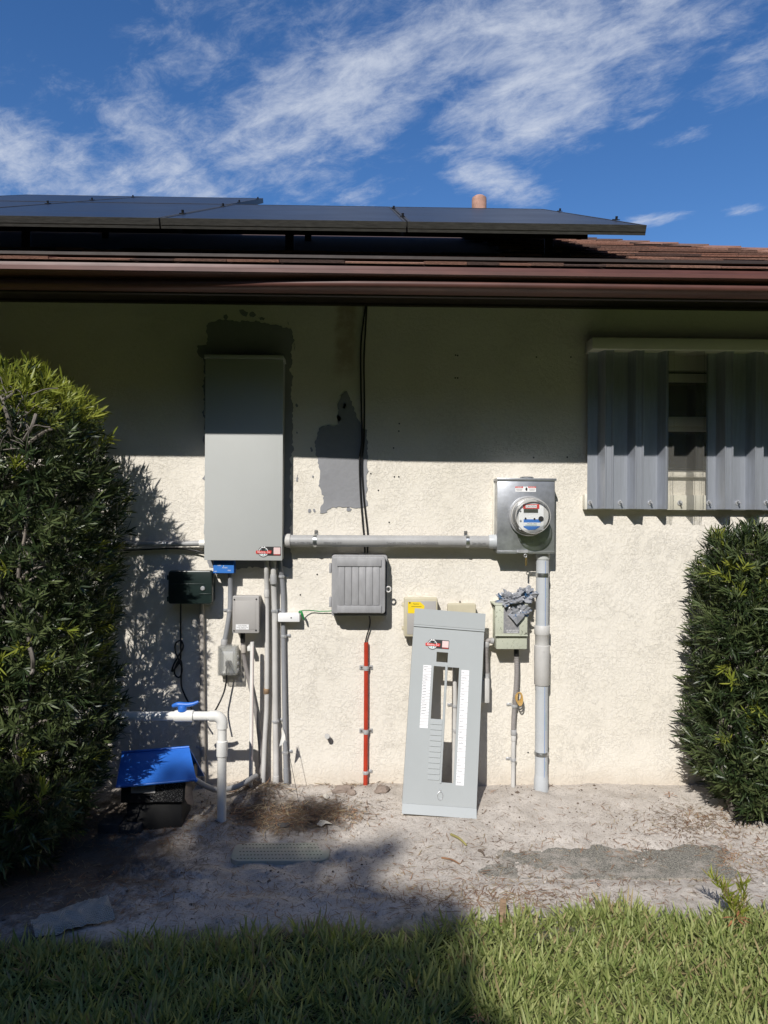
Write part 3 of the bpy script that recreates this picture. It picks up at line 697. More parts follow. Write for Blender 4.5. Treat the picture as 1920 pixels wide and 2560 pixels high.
# ------------------------------------------------------------------ solar array on the roof
PT = .466
zf = Z(553, .65, 960); YF = -.65
def sp(x, l, h=0.0):               # panel plane; l = horizontal run from the front edge
    n = Vector((0, -PT, 1)).normalized()
    return Vector((x, YF + l, zf + l * PT)) + n * h
SKEW = -.012
def solar_panel(x0, x1, l0, l1, label):
    t = thing('solar_panel', label, 'solar panel', sp((x0 + x1) / 2, l0, -.04), 'solar panels on the roof')
    def q(x, l, h): return sp(x + SKEW * l, l, h)
    def slab(name, xa, xb, la, lb, h0, h1, mat, par):
        vs = [q(x, l, h) for h in (h0, h1) for (x, l) in ((xa, la), (xb, la), (xb, lb), (xa, lb))]
        return mesh_obj(name, vs, [(3, 2, 1, 0), (4, 5, 6, 7), (0, 1, 5, 4), (1, 2, 6, 5), (2, 3, 7, 6), (3, 0, 4, 7)], mat, par)
    w = .012
    slab('frame_bar', x0, x1, l0, l0 + w, -.040, 0, 'frame_black', t); slab('frame_bar', x0, x1, l1 - w, l1, -.040, 0, 'frame_black', t)
    slab('frame_bar', x0, x0 + w, l0 + w, l1 - w, -.040, 0, 'frame_black', t); slab('frame_bar', x1 - w, x1, l0 + w, l1 - w, -.040, 0, 'frame_black', t)
    slab('frame_ridge', x0 + .001, x1 - .001, l0 - .0015, l0, -.026, -.022, 'frame_black', t)
    g = slab('glass', x0 + w, x1 - w, l0 + w, l1 - w, -.008, -.002, 'solar_glass', t)
    slab('back_sheet', x0 + w, x1 - w, l0 + w, l1 - w, -.014, -.009, 'interior_dark', t)
    for fr in (.22, .78):
        l = l0 + (l1 - l0) * fr
        cl = slab('clamp', x1 - .006, x1 + .016, l - .02, l + .02, .0005, .004, 'black_metal', t)
        p = q(x1 + .006, l, .004); lathe('bolt', p, Vector((0, -PT, 1)), [(.0001, .013), (.006, .013), (.006, 0)], 'black_metal', cl, 8)
    return t
gapx = .007
xj0, xj1, xr = W(398, 545, .65).x, W(1018, 556, .65).x, W(1617, 572, .65).x
LEN = 1.68
solar_panel(xj1 + gapx / 2, xr, 0, LEN, 'rightmost black solar panel at the eave, in front of the vent pipe')
solar_panel(xj0 + gapx / 2, xj1 - gapx / 2, 0, LEN, 'middle black solar panel at the eave, above the grey enclosure')
solar_panel(xj0 - 1.02, xj0 - gapx / 2, 0, LEN, 'black solar panel at the eave next left of the middle one')
solar_panel(xj0 - 2.05, xj0 - 1.02 - gapx, 0, LEN, 'leftmost black solar panel at the eave, cut off by the photo')
solar_panel(xj0 - 1.04, xj0 - .035, LEN + .02, LEN * 2 - .1, 'right-hand black solar panel of the upper row')
solar_panel(xj0 - 2.06, xj0 - 1.04 - gapx, LEN + .02, LEN * 2 - .1, 'left-hand black solar panel of the upper row')
for l, xe, lab in ((.33, xr - .14, 'black mounting rail under the front of the eave panels'), (1.3, xr - .14, 'black mounting rail under the back of the eave panels'), (2.1, xj0 - .12, 'black mounting rail under the upper row of panels')):
    a = sp(xj0 - 2.0, l, -.062); b = sp(xe, l, -.062); t = thing('mounting_rail', lab, 'rail', b, 'rails under the solar panels')
    vs = []
    for x in (a.x, b.x):
        for (dy, dz) in ((-.017, -.02), (.017, -.02), (.017, .02), (-.017, .02)): vs.append((x, a.y + dy, a.z + dz + dy * PT))
    mesh_obj('bar', vs, [(0, 1, 2, 3), (7, 6, 5, 4), (0, 4, 5, 1), (1, 5, 6, 2), (2, 6, 7, 3), (3, 7, 4, 0)], 'black_metal', t)
    x = xe - .17
    while x > xj0 - 2.0:
        zr = z_eave + (a.y - YE) * TAN
        box('foot', x - .02, x + .02, a.y + .019, a.y + .026, zr - .02, a.z + .02, 'black_metal', t, .001); x -= 1.2

# ------------------------------------------------------------------ decal shared by the enclosure and the loose cover
def company_sticker(parent, o, u, v, w):
    """black badge: round emblem with plugs, red band, white code panel left blank"""
    n = Vector(u).cross(Vector(v)); h = w * .46; lift = .0006
    st = poly_plate('sticker', o, u, v, [(-.28 * w, -.33 * h), (.485 * w, -.33 * h), (.5 * w, -.30 * h), (.5 * w, .42 * h), (.485 * w, .45 * h), (-.28 * w, .45 * h)], lift, 'black_print', parent, off=.0004)
    cx = -.20 * w; rr = .215 * w
    def disc(name, r, mat, k, cxx=cx, cyy=0.0, a0=0, a1=2 * math.pi):
        pts = [(cxx + r * math.cos(a0 + (a1 - a0) * i / 28), cyy + r * math.sin(a0 + (a1 - a0) * i / 28)) for i in range(28 if a1 - a0 > 6 else 29)]
        poly_plate(name, o, u, v, pts, .0003, mat, st, off=lift + .0004 + k * .0004)
    disc('emblem', rr, 'black_print', 0); disc('emblem', rr * .88, 'white_print', 1); disc('emblem', rr * .76, 'black_print', 2)
    disc('emblem', rr * .74, 'teal_print', 3, a0=math.pi * 1.08, a1=math.pi * 1.92)
    for s in (-1, 1):
        poly_plate('emblem', o, u, v, [(cx + s * rr * .10, rr * .95), (cx + s * rr * .32, rr * .98), (cx + s * rr * .34, rr * .75), (cx + s * rr * .12, rr * .72)][::s], .0003, 'white_print', st, off=lift + .0022)
        poly_plate('emblem', o, u, v, [(cx + s * rr * .20, rr * .25), (cx + s * rr * .50, rr * .50), (cx + s * rr * .38, rr * .60), (cx + s * rr * .62, rr * .30), (cx + s * rr * .45, rr * .34)][::s], .0003, 'teal_print', st, off=lift + .0022)
        poly_plate('emblem', o, u, v, [(cx + s * rr * .12, -rr * .70), (cx + s * rr * .34, -rr * .68), (cx + s * rr * .30, -rr * .35), (cx + s * rr * .16, -rr * .35)][::s], .0003, 'white_print', st, off=lift + .0026)
    bx = cx + .02 * w
    poly_plate('band', o, u, v, [(bx - .31 * w, -.15 * h), (bx + .29 * w, -.15 * h), (bx + .31 * w, .10 * h), (bx + .16 * w, .13 * h), (bx + .14 * w, .05 * h), (bx - .29 * w, .12 * h), (bx - .32 * w, .02 * h)], .0003, 'red_print', st, off=lift + .0030)
    lettering('lettering', 'Electric, Co', o + u * bx + v * (-.02 * h) + n * (lift + .0038), u, v, .115 * w, 'white_print', st, .92)
    cxx, cyy, a = .345 * w, .095 * h, .135 * w
    poly_plate('code_panel', o, u, v, [(cxx - a, cyy - a * .95), (cxx - a * .9, cyy - a), (cxx + a * .9, cyy - a), (cxx + a, cyy - a * .9), (cxx + a, cyy + a * .9), (cxx + a * .9, cyy + a), (cxx - a * .9, cyy + a), (cxx - a, cyy + a * .9)], .0003, 'pink_print', st, off=lift + .0006)
    poly_plate('band', o, u, v, [(cxx - a, -.28 * h), (cxx + a, -.28 * h), (cxx + a, -.235 * h), (cxx - a, -.235 * h)], .0003, 'red_print', st, off=lift + .0006)

# ------------------------------------------------------------------ main enclosure
D = .118
enc = thing('electrical_enclosure', 'tall grey metal electrical enclosure half in eave shadow', 'electrical panel', (W(610, 1400, 0).x, 0, W(610, 1400, .1).z))
pbox('back_box', 514, 897, 705, 1400, D - .012, -.0, 'panel_grey', enc, .002)
pbox('cover', 512, 898, 707, 1401, D, D - .0115, 'panel_grey', enc, .0022)
pbox('drip_hood', 511, 887, 708, 896.5, D + .004, .0, 'panel_grey', enc, .0015)
for y in (1010, 1310): pbox('hinge', 509.5, y, 511.5, y + 26, D - .03, D - .06, 'panel_grey', enc, .0008)
company_sticker(enc, W(671, 1379.5, D + .0003), EX, EZ, 62 * (3.55 - D) / F_PX)

# blue surge module hanging under it
sm = thing('surge_protector', 'small blue surge protector module hanging under the enclosure', 'surge protector', W(559, 1434, .07))
pbox('body', 533, 1399, 585, 1433.5, .085, .035, 'blue_module', sm, .002)
pbox('face', 534, 1409, 584.5, 1432.5, .0862, .0855, 'blue_print', sm, 0.0002, 1)
for (s, x, y, z) in (('SURGE', 562, 1419, .0045), ('240V', 548, 1413, .0045), ('LINE', 573, 1426, .004), ('ON', 539, 1428, .004)):
    lettering('lettering', s, W(x, y, .0868), -EX, -EZ, z * 1.9, 'white_print', sm)
lathe('indicator', W(559, 1415, .0866), (0, -1, 0), [(.0001, .001), (.002, .001), (.002, 0)], 'white_print', sm, 10)

# ------------------------------------------------------------------ horizontal service conduit and meter
hc = thing('conduit', 'thick grey horizontal conduit from the enclosure to the meter can', 'conduit', W(970, 1353, .06), 'conduits on the wall')
cy = .062; rC = 14.6 * (3.55 - cy) / F_PX
pa, pb_ = W(706, 1351.5, cy), W(1243, 1354, cy)
tube('pipe', [pa, pb_], rC, 'pvc_grey', hc, 24)
a = W(713, 1351.5, cy); b = W(726, 1351.6, cy); tube('locknut_collar', [a, a.lerp(b, .35), b], [rC + .001, rC + .005, rC + .005], 'pvc_light', hc, 24)
a = W(1221, 1353.9, cy); b = W(1243, 1354, cy); tube('adapter', [a, a.lerp(b, .25), b], [rC + .003, rC + .006, rC + .006], 'pvc_blue_grey', hc, 24)
strap(hc, W(788, 1351.9, cy), 'x', rC, 1, 'steel_strap'); strap(hc, W(1168, 1353.7, cy), 'x', rC, 1, 'steel_strap')
uu = (pb_ - pa).normalized()
nvec = Vector((0, -.95, -.28)).normalized()
for (s, x, w_) in (('EXTRA HEAVY WALL', 755, .014), ('2 in. PVC RIGID', 832, .013), ('CONDUCTO ELECTRICO RIGIDO DE PVC', 1030, .0135), ('RATED 90C', 1195, .013)):
    c = W(x, 1351.5 + (x - 706) * .0046, cy); vv = uu.cross(nvec).normalized()
    if vv.z > 0: vv = -vv
    lettering('print', s, c + nvec * (rC + .0012), -uu, vv, w_, 'grey_print', hc)
mb = thing('meter_can', 'galvanized meter box with round glass electric meter', 'meter box', W(1315, 1385, .05))
D2 = .112
mc = pbox('can', 1244, 1199, 1387, 1383, D2 - .006, 0, 'galvanized', mb, .002)
pbox('front_cover', 1243, 1203, 1386, 1384, D2, D2 - .0055, 'galvanized', mb, .0015)
pbox('hood', 1243, 1195.5, 1391.5, 1202, D2 + .004, 0, 'galvanized', mb, .001)
pbox('bottom_flange', 1243, 1377.5, 1386, 1379, D2 + .002, D2 + .0005, 'zinc', mb, .0004)
pbox('back_flange', 1233, 1197, 1242, 1380, .016, 0, 'white_metal', mb, .001)
pm = W(1320.5, 1290, D2); kk = (3.55 - D2) / F_PX
lathe('hub_cap', Vector((pm.x + .003, -.06, W(1318, 1195.5, .06).z)), (0, 0, 1), [(.034, 0), (.034, .004), (.030, .007), (.0001, .007)], 'galvanized', mb, 24)
mt = thing('electric_meter', 'round glass electric meter with red tag and blue label', 'meter', pm)
lathe('ring', pm, (0, -1, 0), [(.082, 0.0005), (50.3 * kk, .0005), (50.3 * kk, .016), (48.0 * kk, .020), (46.5 * kk, .020), (46.5 * kk, .006)], 'zinc', mt, 48)
lathe('base', pm, (0, -1, 0), [(45.8 * kk, .001), (45.8 * kk, .03), (44.0 * kk, .036), (41 * kk, .036)], 'pvc_light', mt, 48)
inner = lathe('inner_body', pm, (0, -1, 0), [(41.5 * kk, .03), (41.5 * kk, .078), (40.5 * kk, .082), (.0001, .082)], 'pvc_light', mt, 48)
lathe('glass_cover', pm, (0, -1, 0), [(44.5 * kk, .036), (43.0 * kk, .100), (42.0 * kk, .106), (39 * kk, .108), (.0001, .110)], 'meter_glass', mt, 48)
lathe('rim', pm, (0, -1, 0), [(42.9 * kk, .0985), (43.4 * kk, .102), (42.4 * kk, .1075), (41.6 * kk, .1075), (41.6 * kk, .1075)], 'pvc_light', mt, 48)
mf = pm + Vector((0, -.0825, 0)); kf = (3.55 - D2 - .0825) / F_PX
def mp_(zx, zy):                   # pixel of the enlarged meter picture -> point on the face
    q = W(1230 + zx / 8.506, 1180 + zy / 8.508, D2 + .0825); return q
quad_plate('face_plate', mp_(835, 950), EX, EZ, 62 * kf, 66 * kf, .0006, 'white_print', mt)
rl = quad_plate('red_tag', mp_(832, 735), EX, EZ, 41 * kf, 12 * kf, .0008, 'red_print', mt, .0008); quad_plate('tag_paper', mp_(832, 732), EX, EZ, 28 * kf, 7 * kf, .0003, 'white_print', rl, .0018)
lettering('lettering', 'CAUTION', mp_(832, 732) - EY * .0026, EX, EZ, 5.5 * kf, 'black_print', rl)
quad_plate('display_bezel', mp_(825, 835), EX, EZ, 40 * kf, 13 * kf, .0008, 'paper', mt, .0008)
dd = quad_plate('display', mp_(825, 828), EX, EZ, 36.5 * kf, 9.6 * kf, .0006, 'lcd', mt, .0018)
lettering('digits', '4416', mp_(840, 830) - EY * .003, EX, EZ, 8 * kf, 'black_print', dd)
bl = poly_plate('blue_label', mp_(840, 1115), EX, EZ, [(-20 * kf, 13 * kf), (20 * kf, 13 * kf), (23 * kf, 6 * kf), (21 * kf, -6 * kf), (10 * kf, -13 * kf), (-8 * kf, -14 * kf), (-20 * kf, -7 * kf)], .0008, 'blue_print', mt, .0008)
quad_plate('label_band', mp_(850, 1112), EX, EZ, 42 * kf, 8.6 * kf, .0003, 'white_print', bl, .0018)
lettering('lettering', 'METER 240V', mp_(850, 1100) - EY * .0026, EX, EZ, 4.6 * kf, 'grey_print', bl); quad_plate('bar_code', mp_(830, 1130), EX, EZ, 30 * kf, 2.0 * kf, .0003, 'teal_print', bl, .0023)
lathe('optical_port', mp_(1040, 995) , (0, -1, 0), [(6.6 * kf, .001), (6.6 * kf, .004), (5.2 * kf, .004), (5.0 * kf, .002), (2.4 * kf, .002), (2.2 * kf, .004), (.0001, .004)], 'black_metal', mt, 20)
for (zx, zy) in ((600, 820), (605, 1030), (710, 985), (900, 995)): lathe('stud', mp_(zx, zy), (0, -1, 0), [(2.2 * kf, 0), (2.2 * kf, .006), (.0001, .006)], 'black_metal' if zx > 650 else 'zinc', mt, 10)
pw = W(1314, 1223, D2)
wl = quad_plate('warning_label', pw, EX, EZ, 52 * kk, 13 * kk, .0005, 'white_print', mb, .0004)
for s, w_ in ((-1, 'DANGER'), (1, 'WARNING')):
    c = W(1314 + s * 16.2, 1218, D2); quad_plate('header', c, EX, EZ, 19.5 * kk, 3.4 * kk, .0003, 'red_print', wl, .0011); lettering('lettering', w_, c - EY * .0018, EX, EZ, 3.4 * kk, 'white_print', wl)
    for j in range(3): quad_plate('text_line', W(1314 + s * 16, 1222.3 + j * 2.2, D2), EX, EZ, (17 - j * 2) * kk, .6 * kk, .0003, 'grey_print', wl, .0011)
poly_plate('pictogram', W(1316, 1223, D2), EX, EZ, [(-1.5 * kk, 4 * kk), (-3 * kk, 0), (-1 * kk, -4.5 * kk), (2 * kk, -4 * kk), (2.6 * kk, 1 * kk), (1 * kk, 4.5 * kk)], .0003, 'black_print', wl, .0011)
ct = W(1315.5, 1350.5, D2)
lettering('lettering', 'TALON', ct - EY * .0012, EX, EZ, 9.5 * kk, 'zinc', mb, 1.25)
for (dx, dy, w_, h_) in ((0, 4.6, 37, .6), (0, -4.6, 37, .6), (-18.5, 0, .6, 9.4), (18.5, 0, .6, 9.4)): quad_plate('emblem_frame', ct + EX * dx * kk + EZ * dy * kk, EX, EZ, w_ * kk, h_ * kk, .001, 'zinc', mb, .0002)
lettering('lettering', 'TYPE 3R Enclosure', W(1316, 1359, D2 + .0008), EX, EZ, 3.6 * kk, 'white_print', mb)
hp = quad_plate('hasp', W(1306, 1378.5, D2 + .003), EX, EZ, 28 * kk, 7 * kk, .003, 'zinc', mb)
lathe('rivet', W(1295, 1379, D2 + .006), (0, -1, 0), [(.0001, .002), (.004, .001), (.004, 0)], 'zinc', hp, 10)
pl = thing('padlock', 'small brass barrel lock hanging from the meter box hasp', 'lock', W(1315, 1414, .11))
ring = [W(1313.5, 1389, .112) + Vector((math.cos(a) * .0068, 0, math.sin(a) * .0075)) for a in np.linspace(0, 2 * math.pi, 16)]
tube('shackle', ring, .0018, 'zinc', pl, 8); lathe('barrel', W(1315.3, 1394, .112), (0, 0, -1), [(.0001, 0), (.0042, .001), (.0046, .004), (.0046, .036), (.004, .039), (.0001, .040)], 'brass', pl, 12)

# ------------------------------------------------------------------ vertical service conduit below the meter
vc = thing('conduit', 'thick light grey vertical conduit with expansion coupling below the meter box', 'conduit', W(1352, 1975, .06), 'conduits on the wall')
dv = .060; rV = 15.9 * (3.55 - dv) / F_PX
def vp(px, py): return W(px, py, dv)
xt = vp(1355, 1600).x
def V2(py): p = vp(1355, py); return Vector((xt, -dv, p.z))
tube('pipe', [V2(1380), V2(1960)], rV, 'pvc_blue_grey', vc, 28)
tube('adapter', [V2(1378), V2(1398)], rV + .003, 'panel_grey', vc, 24)
tube('expansion_sleeve', [V2(1563), V2(1564.5), V2(1584), V2(1587), V2(1588), V2(1612), V2(1613), V2(1615), V2(1710), V2(1712)], [rV + .004, rV + .0065, rV + .0065, rV + .004, rV + .0022, rV + .0022, rV + .006, rV + .0065, rV + .0065, rV + .003], 'pvc_light', vc, 28)
tube('bell_end', [V2(1936), V2(1950), V2(1955), V2(1990)], [rV + .0003, rV + .004, rV + .0046, rV + .0046], 'pvc_blue_grey', vc, 28)
tube('print_line', [V2(1402) + Vector((.008, -rV * .975, 0)), V2(1562) + Vector((.008, -rV * .975, 0))], .0009, 'blue_print', vc, 6)
tube('print_line', [V2(1714) + Vector((.008, -rV * .975, 0)), V2(1945) + Vector((.008, -rV * .975, 0))], .0009, 'blue_print', vc, 6)
for y, s in ((1480, '3 in. SCH 40'), (1800, 'SUNLIGHT RESISTANT'), (1912, 'SCH 40 PVC')): lettering('print', s, V2(y) + Vector((.013, -rV * .93, 0)), -EZ, EX, .009, 'teal_print', vc)
strap(vc, V2(1437), 'z', rV, -1, 'steel_strap', .020); strap(vc, V2(1883), 'z', rV, 1, 'steel_strap', .020)
lathe('knockout_plug', V2(1624) + Vector((0, -rV - .006, 0)), (0, -1, 0), [(.0001, .002), (.0055, .002), (.006, 0)], 'pvc_light', vc, 12)

# ------------------------------------------------------------------ conduits under the enclosure
def conduit(label, path, pxw, mat, d0=None, straps=(), sm=0, fittings=(), seg=16, name='conduit', cat='conduit'):
    pts = [W(*p) for p in path]
    t = thing(name, label, cat, pts[-1], 'conduits on the wall'); r = pxw / 2 * 2.0e-3 * .97
    tube('pipe', pts, r, mat, t, seg, sm)
    for (px, py, d, ear) in straps: strap(t, W(px, py, d), 'z', r, ear, width=.014)
    for (x0, y0, x1, y1, d, k, m2) in fittings:
        a, b = W(x0, y0, d), W(x1, y1, d); tube('fitting', [a, a.lerp(b, .08), a.lerp(b, .92), b], [r + k * .6, r + k, r + k, r + k * .6], m2, t, seg)
    return t
conduit('slim pale conduit left of three under the enclosure, with a brown strap', [(667, 1398, .06), (666, 1425, .06), (667, 1470, .035), (667.5, 1560, .03), (667, 1750, .03), (662, 1850, .04), (657, 1972, .06)], 12, 'pvc_light', sm=5,
        fittings=((666.5, 1474, 667, 1493, .034, .002, 'pvc_light'), (666, 1721, 665.8, 1734, .03, .003, 'wood')))
conduit('pale middle conduit of three under the enclosure, slightly thicker', [(684, 1398, .05), (684, 1440, .05), (685, 1480, .033), (687, 1560, .031), (688, 1750, .031), (690, 1900, .035), (690, 1972, .045)], 14.5, 'pvc_light', sm=5,
        straps=((686.5, 1527, .031, 1), (689, 1803, .032, 1)), fittings=((683.5, 1436, 684, 1460, .05, .0025, 'pvc_grey'), (690, 1940, 690, 1975, .044, .002, 'pvc_light')))
conduit('dark grey conduit right of three passing behind the white bonding bar', [(699, 1398, .04), (701, 1420, .04), (705, 1446, .022), (708, 1500, .02), (708, 1560, .02), (710, 1700, .02), (713, 1860, .022), (716, 1965, .03)], 12, 'pvc_dark_grey', sm=5,
        straps=((704, 1441, .024, 1), (709, 1590, .02, 1), (713, 1881, .022, 1)), fittings=((714.5, 1920, 716, 1962, .028, .002, 'pvc_dark_grey'),))
conduit('bent dark grey conduit running down to the clear outlet cover', [(576, 1430, .05), (576, 1470, .034), (575, 1520, .032), (568, 1570, .034), (561, 1605, .036)], 12.5, 'pvc_dark_grey', sm=6,
        straps=((573, 1527, .032, -1),), fittings=((561.5, 1598, 560, 1617, .036, .005, 'pvc_grey'),))
conduit('tan conduit beside the hedge, in deep shade', [(504, 1500, .022), (505, 1600, .02), (507, 1800, .02), (509, 1960, .025), (511, 2015, .03)], 12.5, 'pvc_tan', straps=((505, 1870, .02, -1),), sm=3)
conduit('brown-grey flexible conduit curving down from the grey junction box', [(607, 1600, .05), (608, 1622, .045), (614, 1665, .03), (627, 1720, .024), (641, 1790, .024), (650, 1860, .026), (653, 1945, .034)], 11, 'flex_grey', sm=6,
        fittings=((607, 1583, 607, 1606, .055, .0015, 'black_rubber'), (607.5, 1612, 609, 1632, .047, .002, 'pvc_tan')))
wp = conduit('thin white plastic pipe with pink print standing off the wall', [(630.5, 1605, .10), (626.5, 1992, .11)], 10, 'pvc_white', name='water_pipe', cat='pipe')
tube('print_line', [W(633, 1615, .1113), W(629.5, 1900, .1213)], .0011, 'pink_print', wp, 6); pbox('bracket', 618, 1616, 628, 1628, .08, 0, 'pvc_white', wp, .002)
hl = thing('conduit', 'grey horizontal conduit going left from the enclosure into the hedge', 'conduit', W(400, 1360, .05), 'conduits on the wall')
tube('pipe', [W(513, 1358, .045), W(240, 1362, .045)], .0135, 'pvc_grey', hl, 16); tube('adapter', [W(513, 1358, .045), W(499, 1358.2, .045)], .0175, 'pvc_white', hl, 16)
strap(hl, W(412, 1359.5, .045), 'x', .0135, -1); 
o = tube('cable', [W(512, 1385, .03), W(490, 1377, .03), W(440, 1371, .03), (W(360, 1374, .03)), W(250, 1378, .03)], .004, 'black_rubber', None, 8, 6)
tag(o, 'thin black cable under the horizontal conduit beside the hedge', 'cable')

# ------------------------------------------------------------------ boxes on the left
gb = thing('timer_box', 'dark green plastic timer box on the wall beside the hedge', 'timer box', W(476, 1510, .05))
rounded_box('body', 426, 1431, 530, 1508, .075, 0, .012, 'dark_green', gb, 0); rounded_box('cover', 420, 1427, 530, 1510, .108, .076, .013, 'dark_green', gb, .006)
pbox('cover_rib', 426, 1459, 512, 1462, .1095, .107, 'dark_green', gb, .0008)
lathe('lock', W(507, 1471, .108), (0, -1, 0), [(.011, -.001), (.011, .004), (.008, .007), (.0001, .007)], 'zinc', gb, 16)
pbox('latch', 498, 1484, 528, 1486.5, .1105, .107, 'dark_green', gb, .0008)
for y in (1438, 1492): pbox('hinge', 417, y, 420.5, y + 12, .10, .07, 'dark_green', gb, .001)
o = tube('cable', [W(452, 1509, .07), W(451.5, 1560, .03), W(452, 1612, .02), W(450, 1650, .018), W(440, 1668, .02), W(430, 1678, .022), (W(434, 1662, .022)), W(446, 1640, .024), W(458, 1618, .024), W(452, 1602, .026), W(440, 1608, .026), W(438, 1626, .024), W(447, 1650, .028),
                     W(455, 1672, .03), W(450, 1692, .03), W(440, 1690, .03), W(436, 1676, .03), W(447, 1652, .03), W(454, 1660, .026), W(453, 1710, .03), W(462, 1738, .04), W(476, 1766, .10), W(486, 1790, .16)], .0042, 'black_rubber', None, 8, 8)
tag(o, 'black cable looped into a bow below the dark green timer box', 'cable')
jb = thing('junction_box', 'grey junction box with a white caution label, left of the pale conduits', 'junction box', W(615, 1584, .05))
rounded_box('body', 583, 1492, 647, 1582, .082, 0, .008, 'jbox_grey', jb, 0); rounded_box('lid', 581, 1490, 647.5, 1583, .108, .083, .006, 'jbox_grey', jb, .003)
for (x, y) in ((586, 1499), (641, 1498), (585, 1577), (640, 1576)): lathe('lid_screw', W(x, y, .108), (0, -1, 0), [(.0042, -.001), (.0042, .0015), (.0001, .001)], 'black_metal', jb, 8)
pbox('lid_panel', 588, 1502, 639, 1574, .1092, .1075, 'jbox_grey', jb, .001)
cl = pbox('caution_label', 589.5, 1561, 622, 1574, .1102, .1094, 'white_print', jb, 0)
kj = (3.55 - .11) / F_PX
lettering('lettering', 'CAUTION', W(606, 1564.5, .1105), EX, EZ, 4.6 * kj, 'black_print', cl); lettering('lettering', 'Power supplied from', W(606, 1568.2, .1105), EX, EZ, 3.4 * kj, 'black_print', cl); lettering('lettering', 'two sources', W(606, 1571.6, .1105), EX, EZ, 3.4 * kj, 'black_print', cl)
ob = thing('outlet_cover', 'clear bubble cover over a weatherproof outlet, below the bent conduit', 'outlet', W(570, 1690, .04))
pbox('back_box', 547, 1618, 592, 1686, .042, 0, 'pvc_light', ob, .003); pbox('receptacle', 553, 1629, 582, 1682, .046, .0425, 'white_print', ob, .002)
rounded_box('clear_lid', 545, 1616, 592, 1689, .096, .043, .006, 'clear_cover', ob, .008)
pbox('lid_rim', 544, 1615, 593.5, 1690, .052, .0425, 'clear_cover', ob, .002)
pbox('plug', 563, 1654, 576, 1667, .078, .0465, 'black_rubber', ob, .004)
for y in (1639, 1655, 1672): pbox('hinge', 592.5, y, 596.5, y + 7, .055, .035, 'zinc', ob, .001)
for k in range(5): pbox('rib', 552 + k * 8, 1612, 556 + k * 8, 1616, .052, .044, 'clear_cover', ob, .0005)
o = tube('cable', [W(569, 1660, .078), W(566, 1680, .07), W(566, 1700, .06), W(560, 1730, .06), W(546, 1762, .09), W(530, 1790, .18)], .0042, 'black_rubber', None, 8, 8); tag(o, 'black cord dropping from the clear outlet cover behind the white pipe', 'cable')
bb = thing('bonding_bar', 'white bonding bar with green wire clip, across the dark grey conduit', 'bonding terminal', W(721, 1555, .03))
pbox('cover', 694.5, 1534, 749, 1555, .058, .012, 'white_print', bb, .003); lathe('screw', W(728, 1544.5, .058), (0, -1, 0), [(.0036, -.001), (.0036, .001), (.002, .0012), (.0001, .0006)], 'black_metal', bb, 10)
g = tube('wire_clip', [W(747, 1531, .05), W(752, 1529, .052), W(756, 1537, .055), W(760, 1549, .05)], [.004, .0065, .006, .0035], 'green_wire', bb, 8, 4)
o = tube('ground_wire', [W(748, 1540, .04), W(750, 1528, .05), W(775, 1526, .02), W(800, 1528.5, .014), W(832, 1527, .02)], .0022, 'green_wire', None, 8, 6); tag(o, 'green ground wire from the white bonding bar to the ribbed grey box', 'wire')

# telephone interface box
nb_ = thing('telecom_box', 'ribbed grey telecom box under the horizontal conduit', 'telecom box', W(897, 1540, .06))
rounded_box('body', 829, 1388, 968, 1540, .070, 0, .012, 'nid_grey', nb_, .002); rounded_box('shadow_gap', 834, 1396, 966, 1536, .081, .0705, .012, 'nid_shadow', nb_, 0)  # second box is a dark fill standing in for the cover's shadow on the flange
rounded_box('cover', 829, 1391, 963.5, 1534, .116, .0812, .014, 'nid_grey', nb_, .006)
for (y0, y1) in ((1398, 1416), (1514, 1532)): pbox('bar', 843, y0, 953, y1, .123, .1165, 'nid_grey', nb_, .001)
xs_ = [845, 862, 879.5, 897, 914.5, 932, 949]
for i in range(6): pbox('cover_slat', xs_[i] + 1.0, 1417.5, xs_[i + 1] - 1.0, 1513, .1205, .1165, 'nid_grey', nb_, .0008)
for y in (1409, 1494): pbox('hinge', 823, y, 828.5, y + 24, .09, .05, 'nid_grey', nb_, .001)
ring = [W(971, 1473.5, .085) + Vector((math.cos(a) * .0115, 0, math.sin(a) * .013)) for a in np.linspace(0, 2 * math.pi, 18)]
tube('latch_ring', ring, .0042, 'pvc_light', nb_, 8)
for (path, r, lab) in (([(915, 757, .012), (909, 800, .012), (902, 870, .012), (903, 1000, .014), (905, 1100, .014), (899, 1150, .016), (901, 1230, .016), (907, 1310, .012), (911, 1352, .012), (912, 1386, .03)], .0042, 'left of two black cables dropping from the eave to the telecom box'),
                       ([(917, 757, .012), (914, 820, .012), (910, 900, .012), (911, 1010, .012), (910, 1100, .012), (905, 1160, .013), (909, 1240, .013), (918, 1320, .012), (920, 1352, .012), (918, 1386, .03)], .0042, 'right of two black cables dropping from the eave to the telecom box'),
                       ([(922, 1535, .05), (925, 1552, .03), (923, 1570, .02), (917, 1590, .018), (913, 1610, .02)], .0036, 'short black cable from the telecom box into the red pipe')):
    o = tube('cable', [W(*p) for p in path], r, 'black_rubber', None, 8, 6); tag(o, lab, 'cable')
rp = conduit('red painted conduit on the wall under the telecom box', [(915.5, 1606, .02), (915, 1800, .02), (913.5, 1975, .022)], 11.5, 'red_paint', sm=2)
strap(rp, W(915.3, 1670, .02), 'z', .0112, 1, 'pvc_grey', .022, ears=(-1, 1)); strap(rp, W(915, 1829, .02), 'z', .0112, 1, 'pvc_grey', .022, ears=(-1, 1)); strap(rp, W(914, 1931, .021), 'z', .0112, 1)
sb = thing('pipe_stub', 'small grey pipe stub sticking out of the lower wall', 'pipe', W(818, 1843, .03))
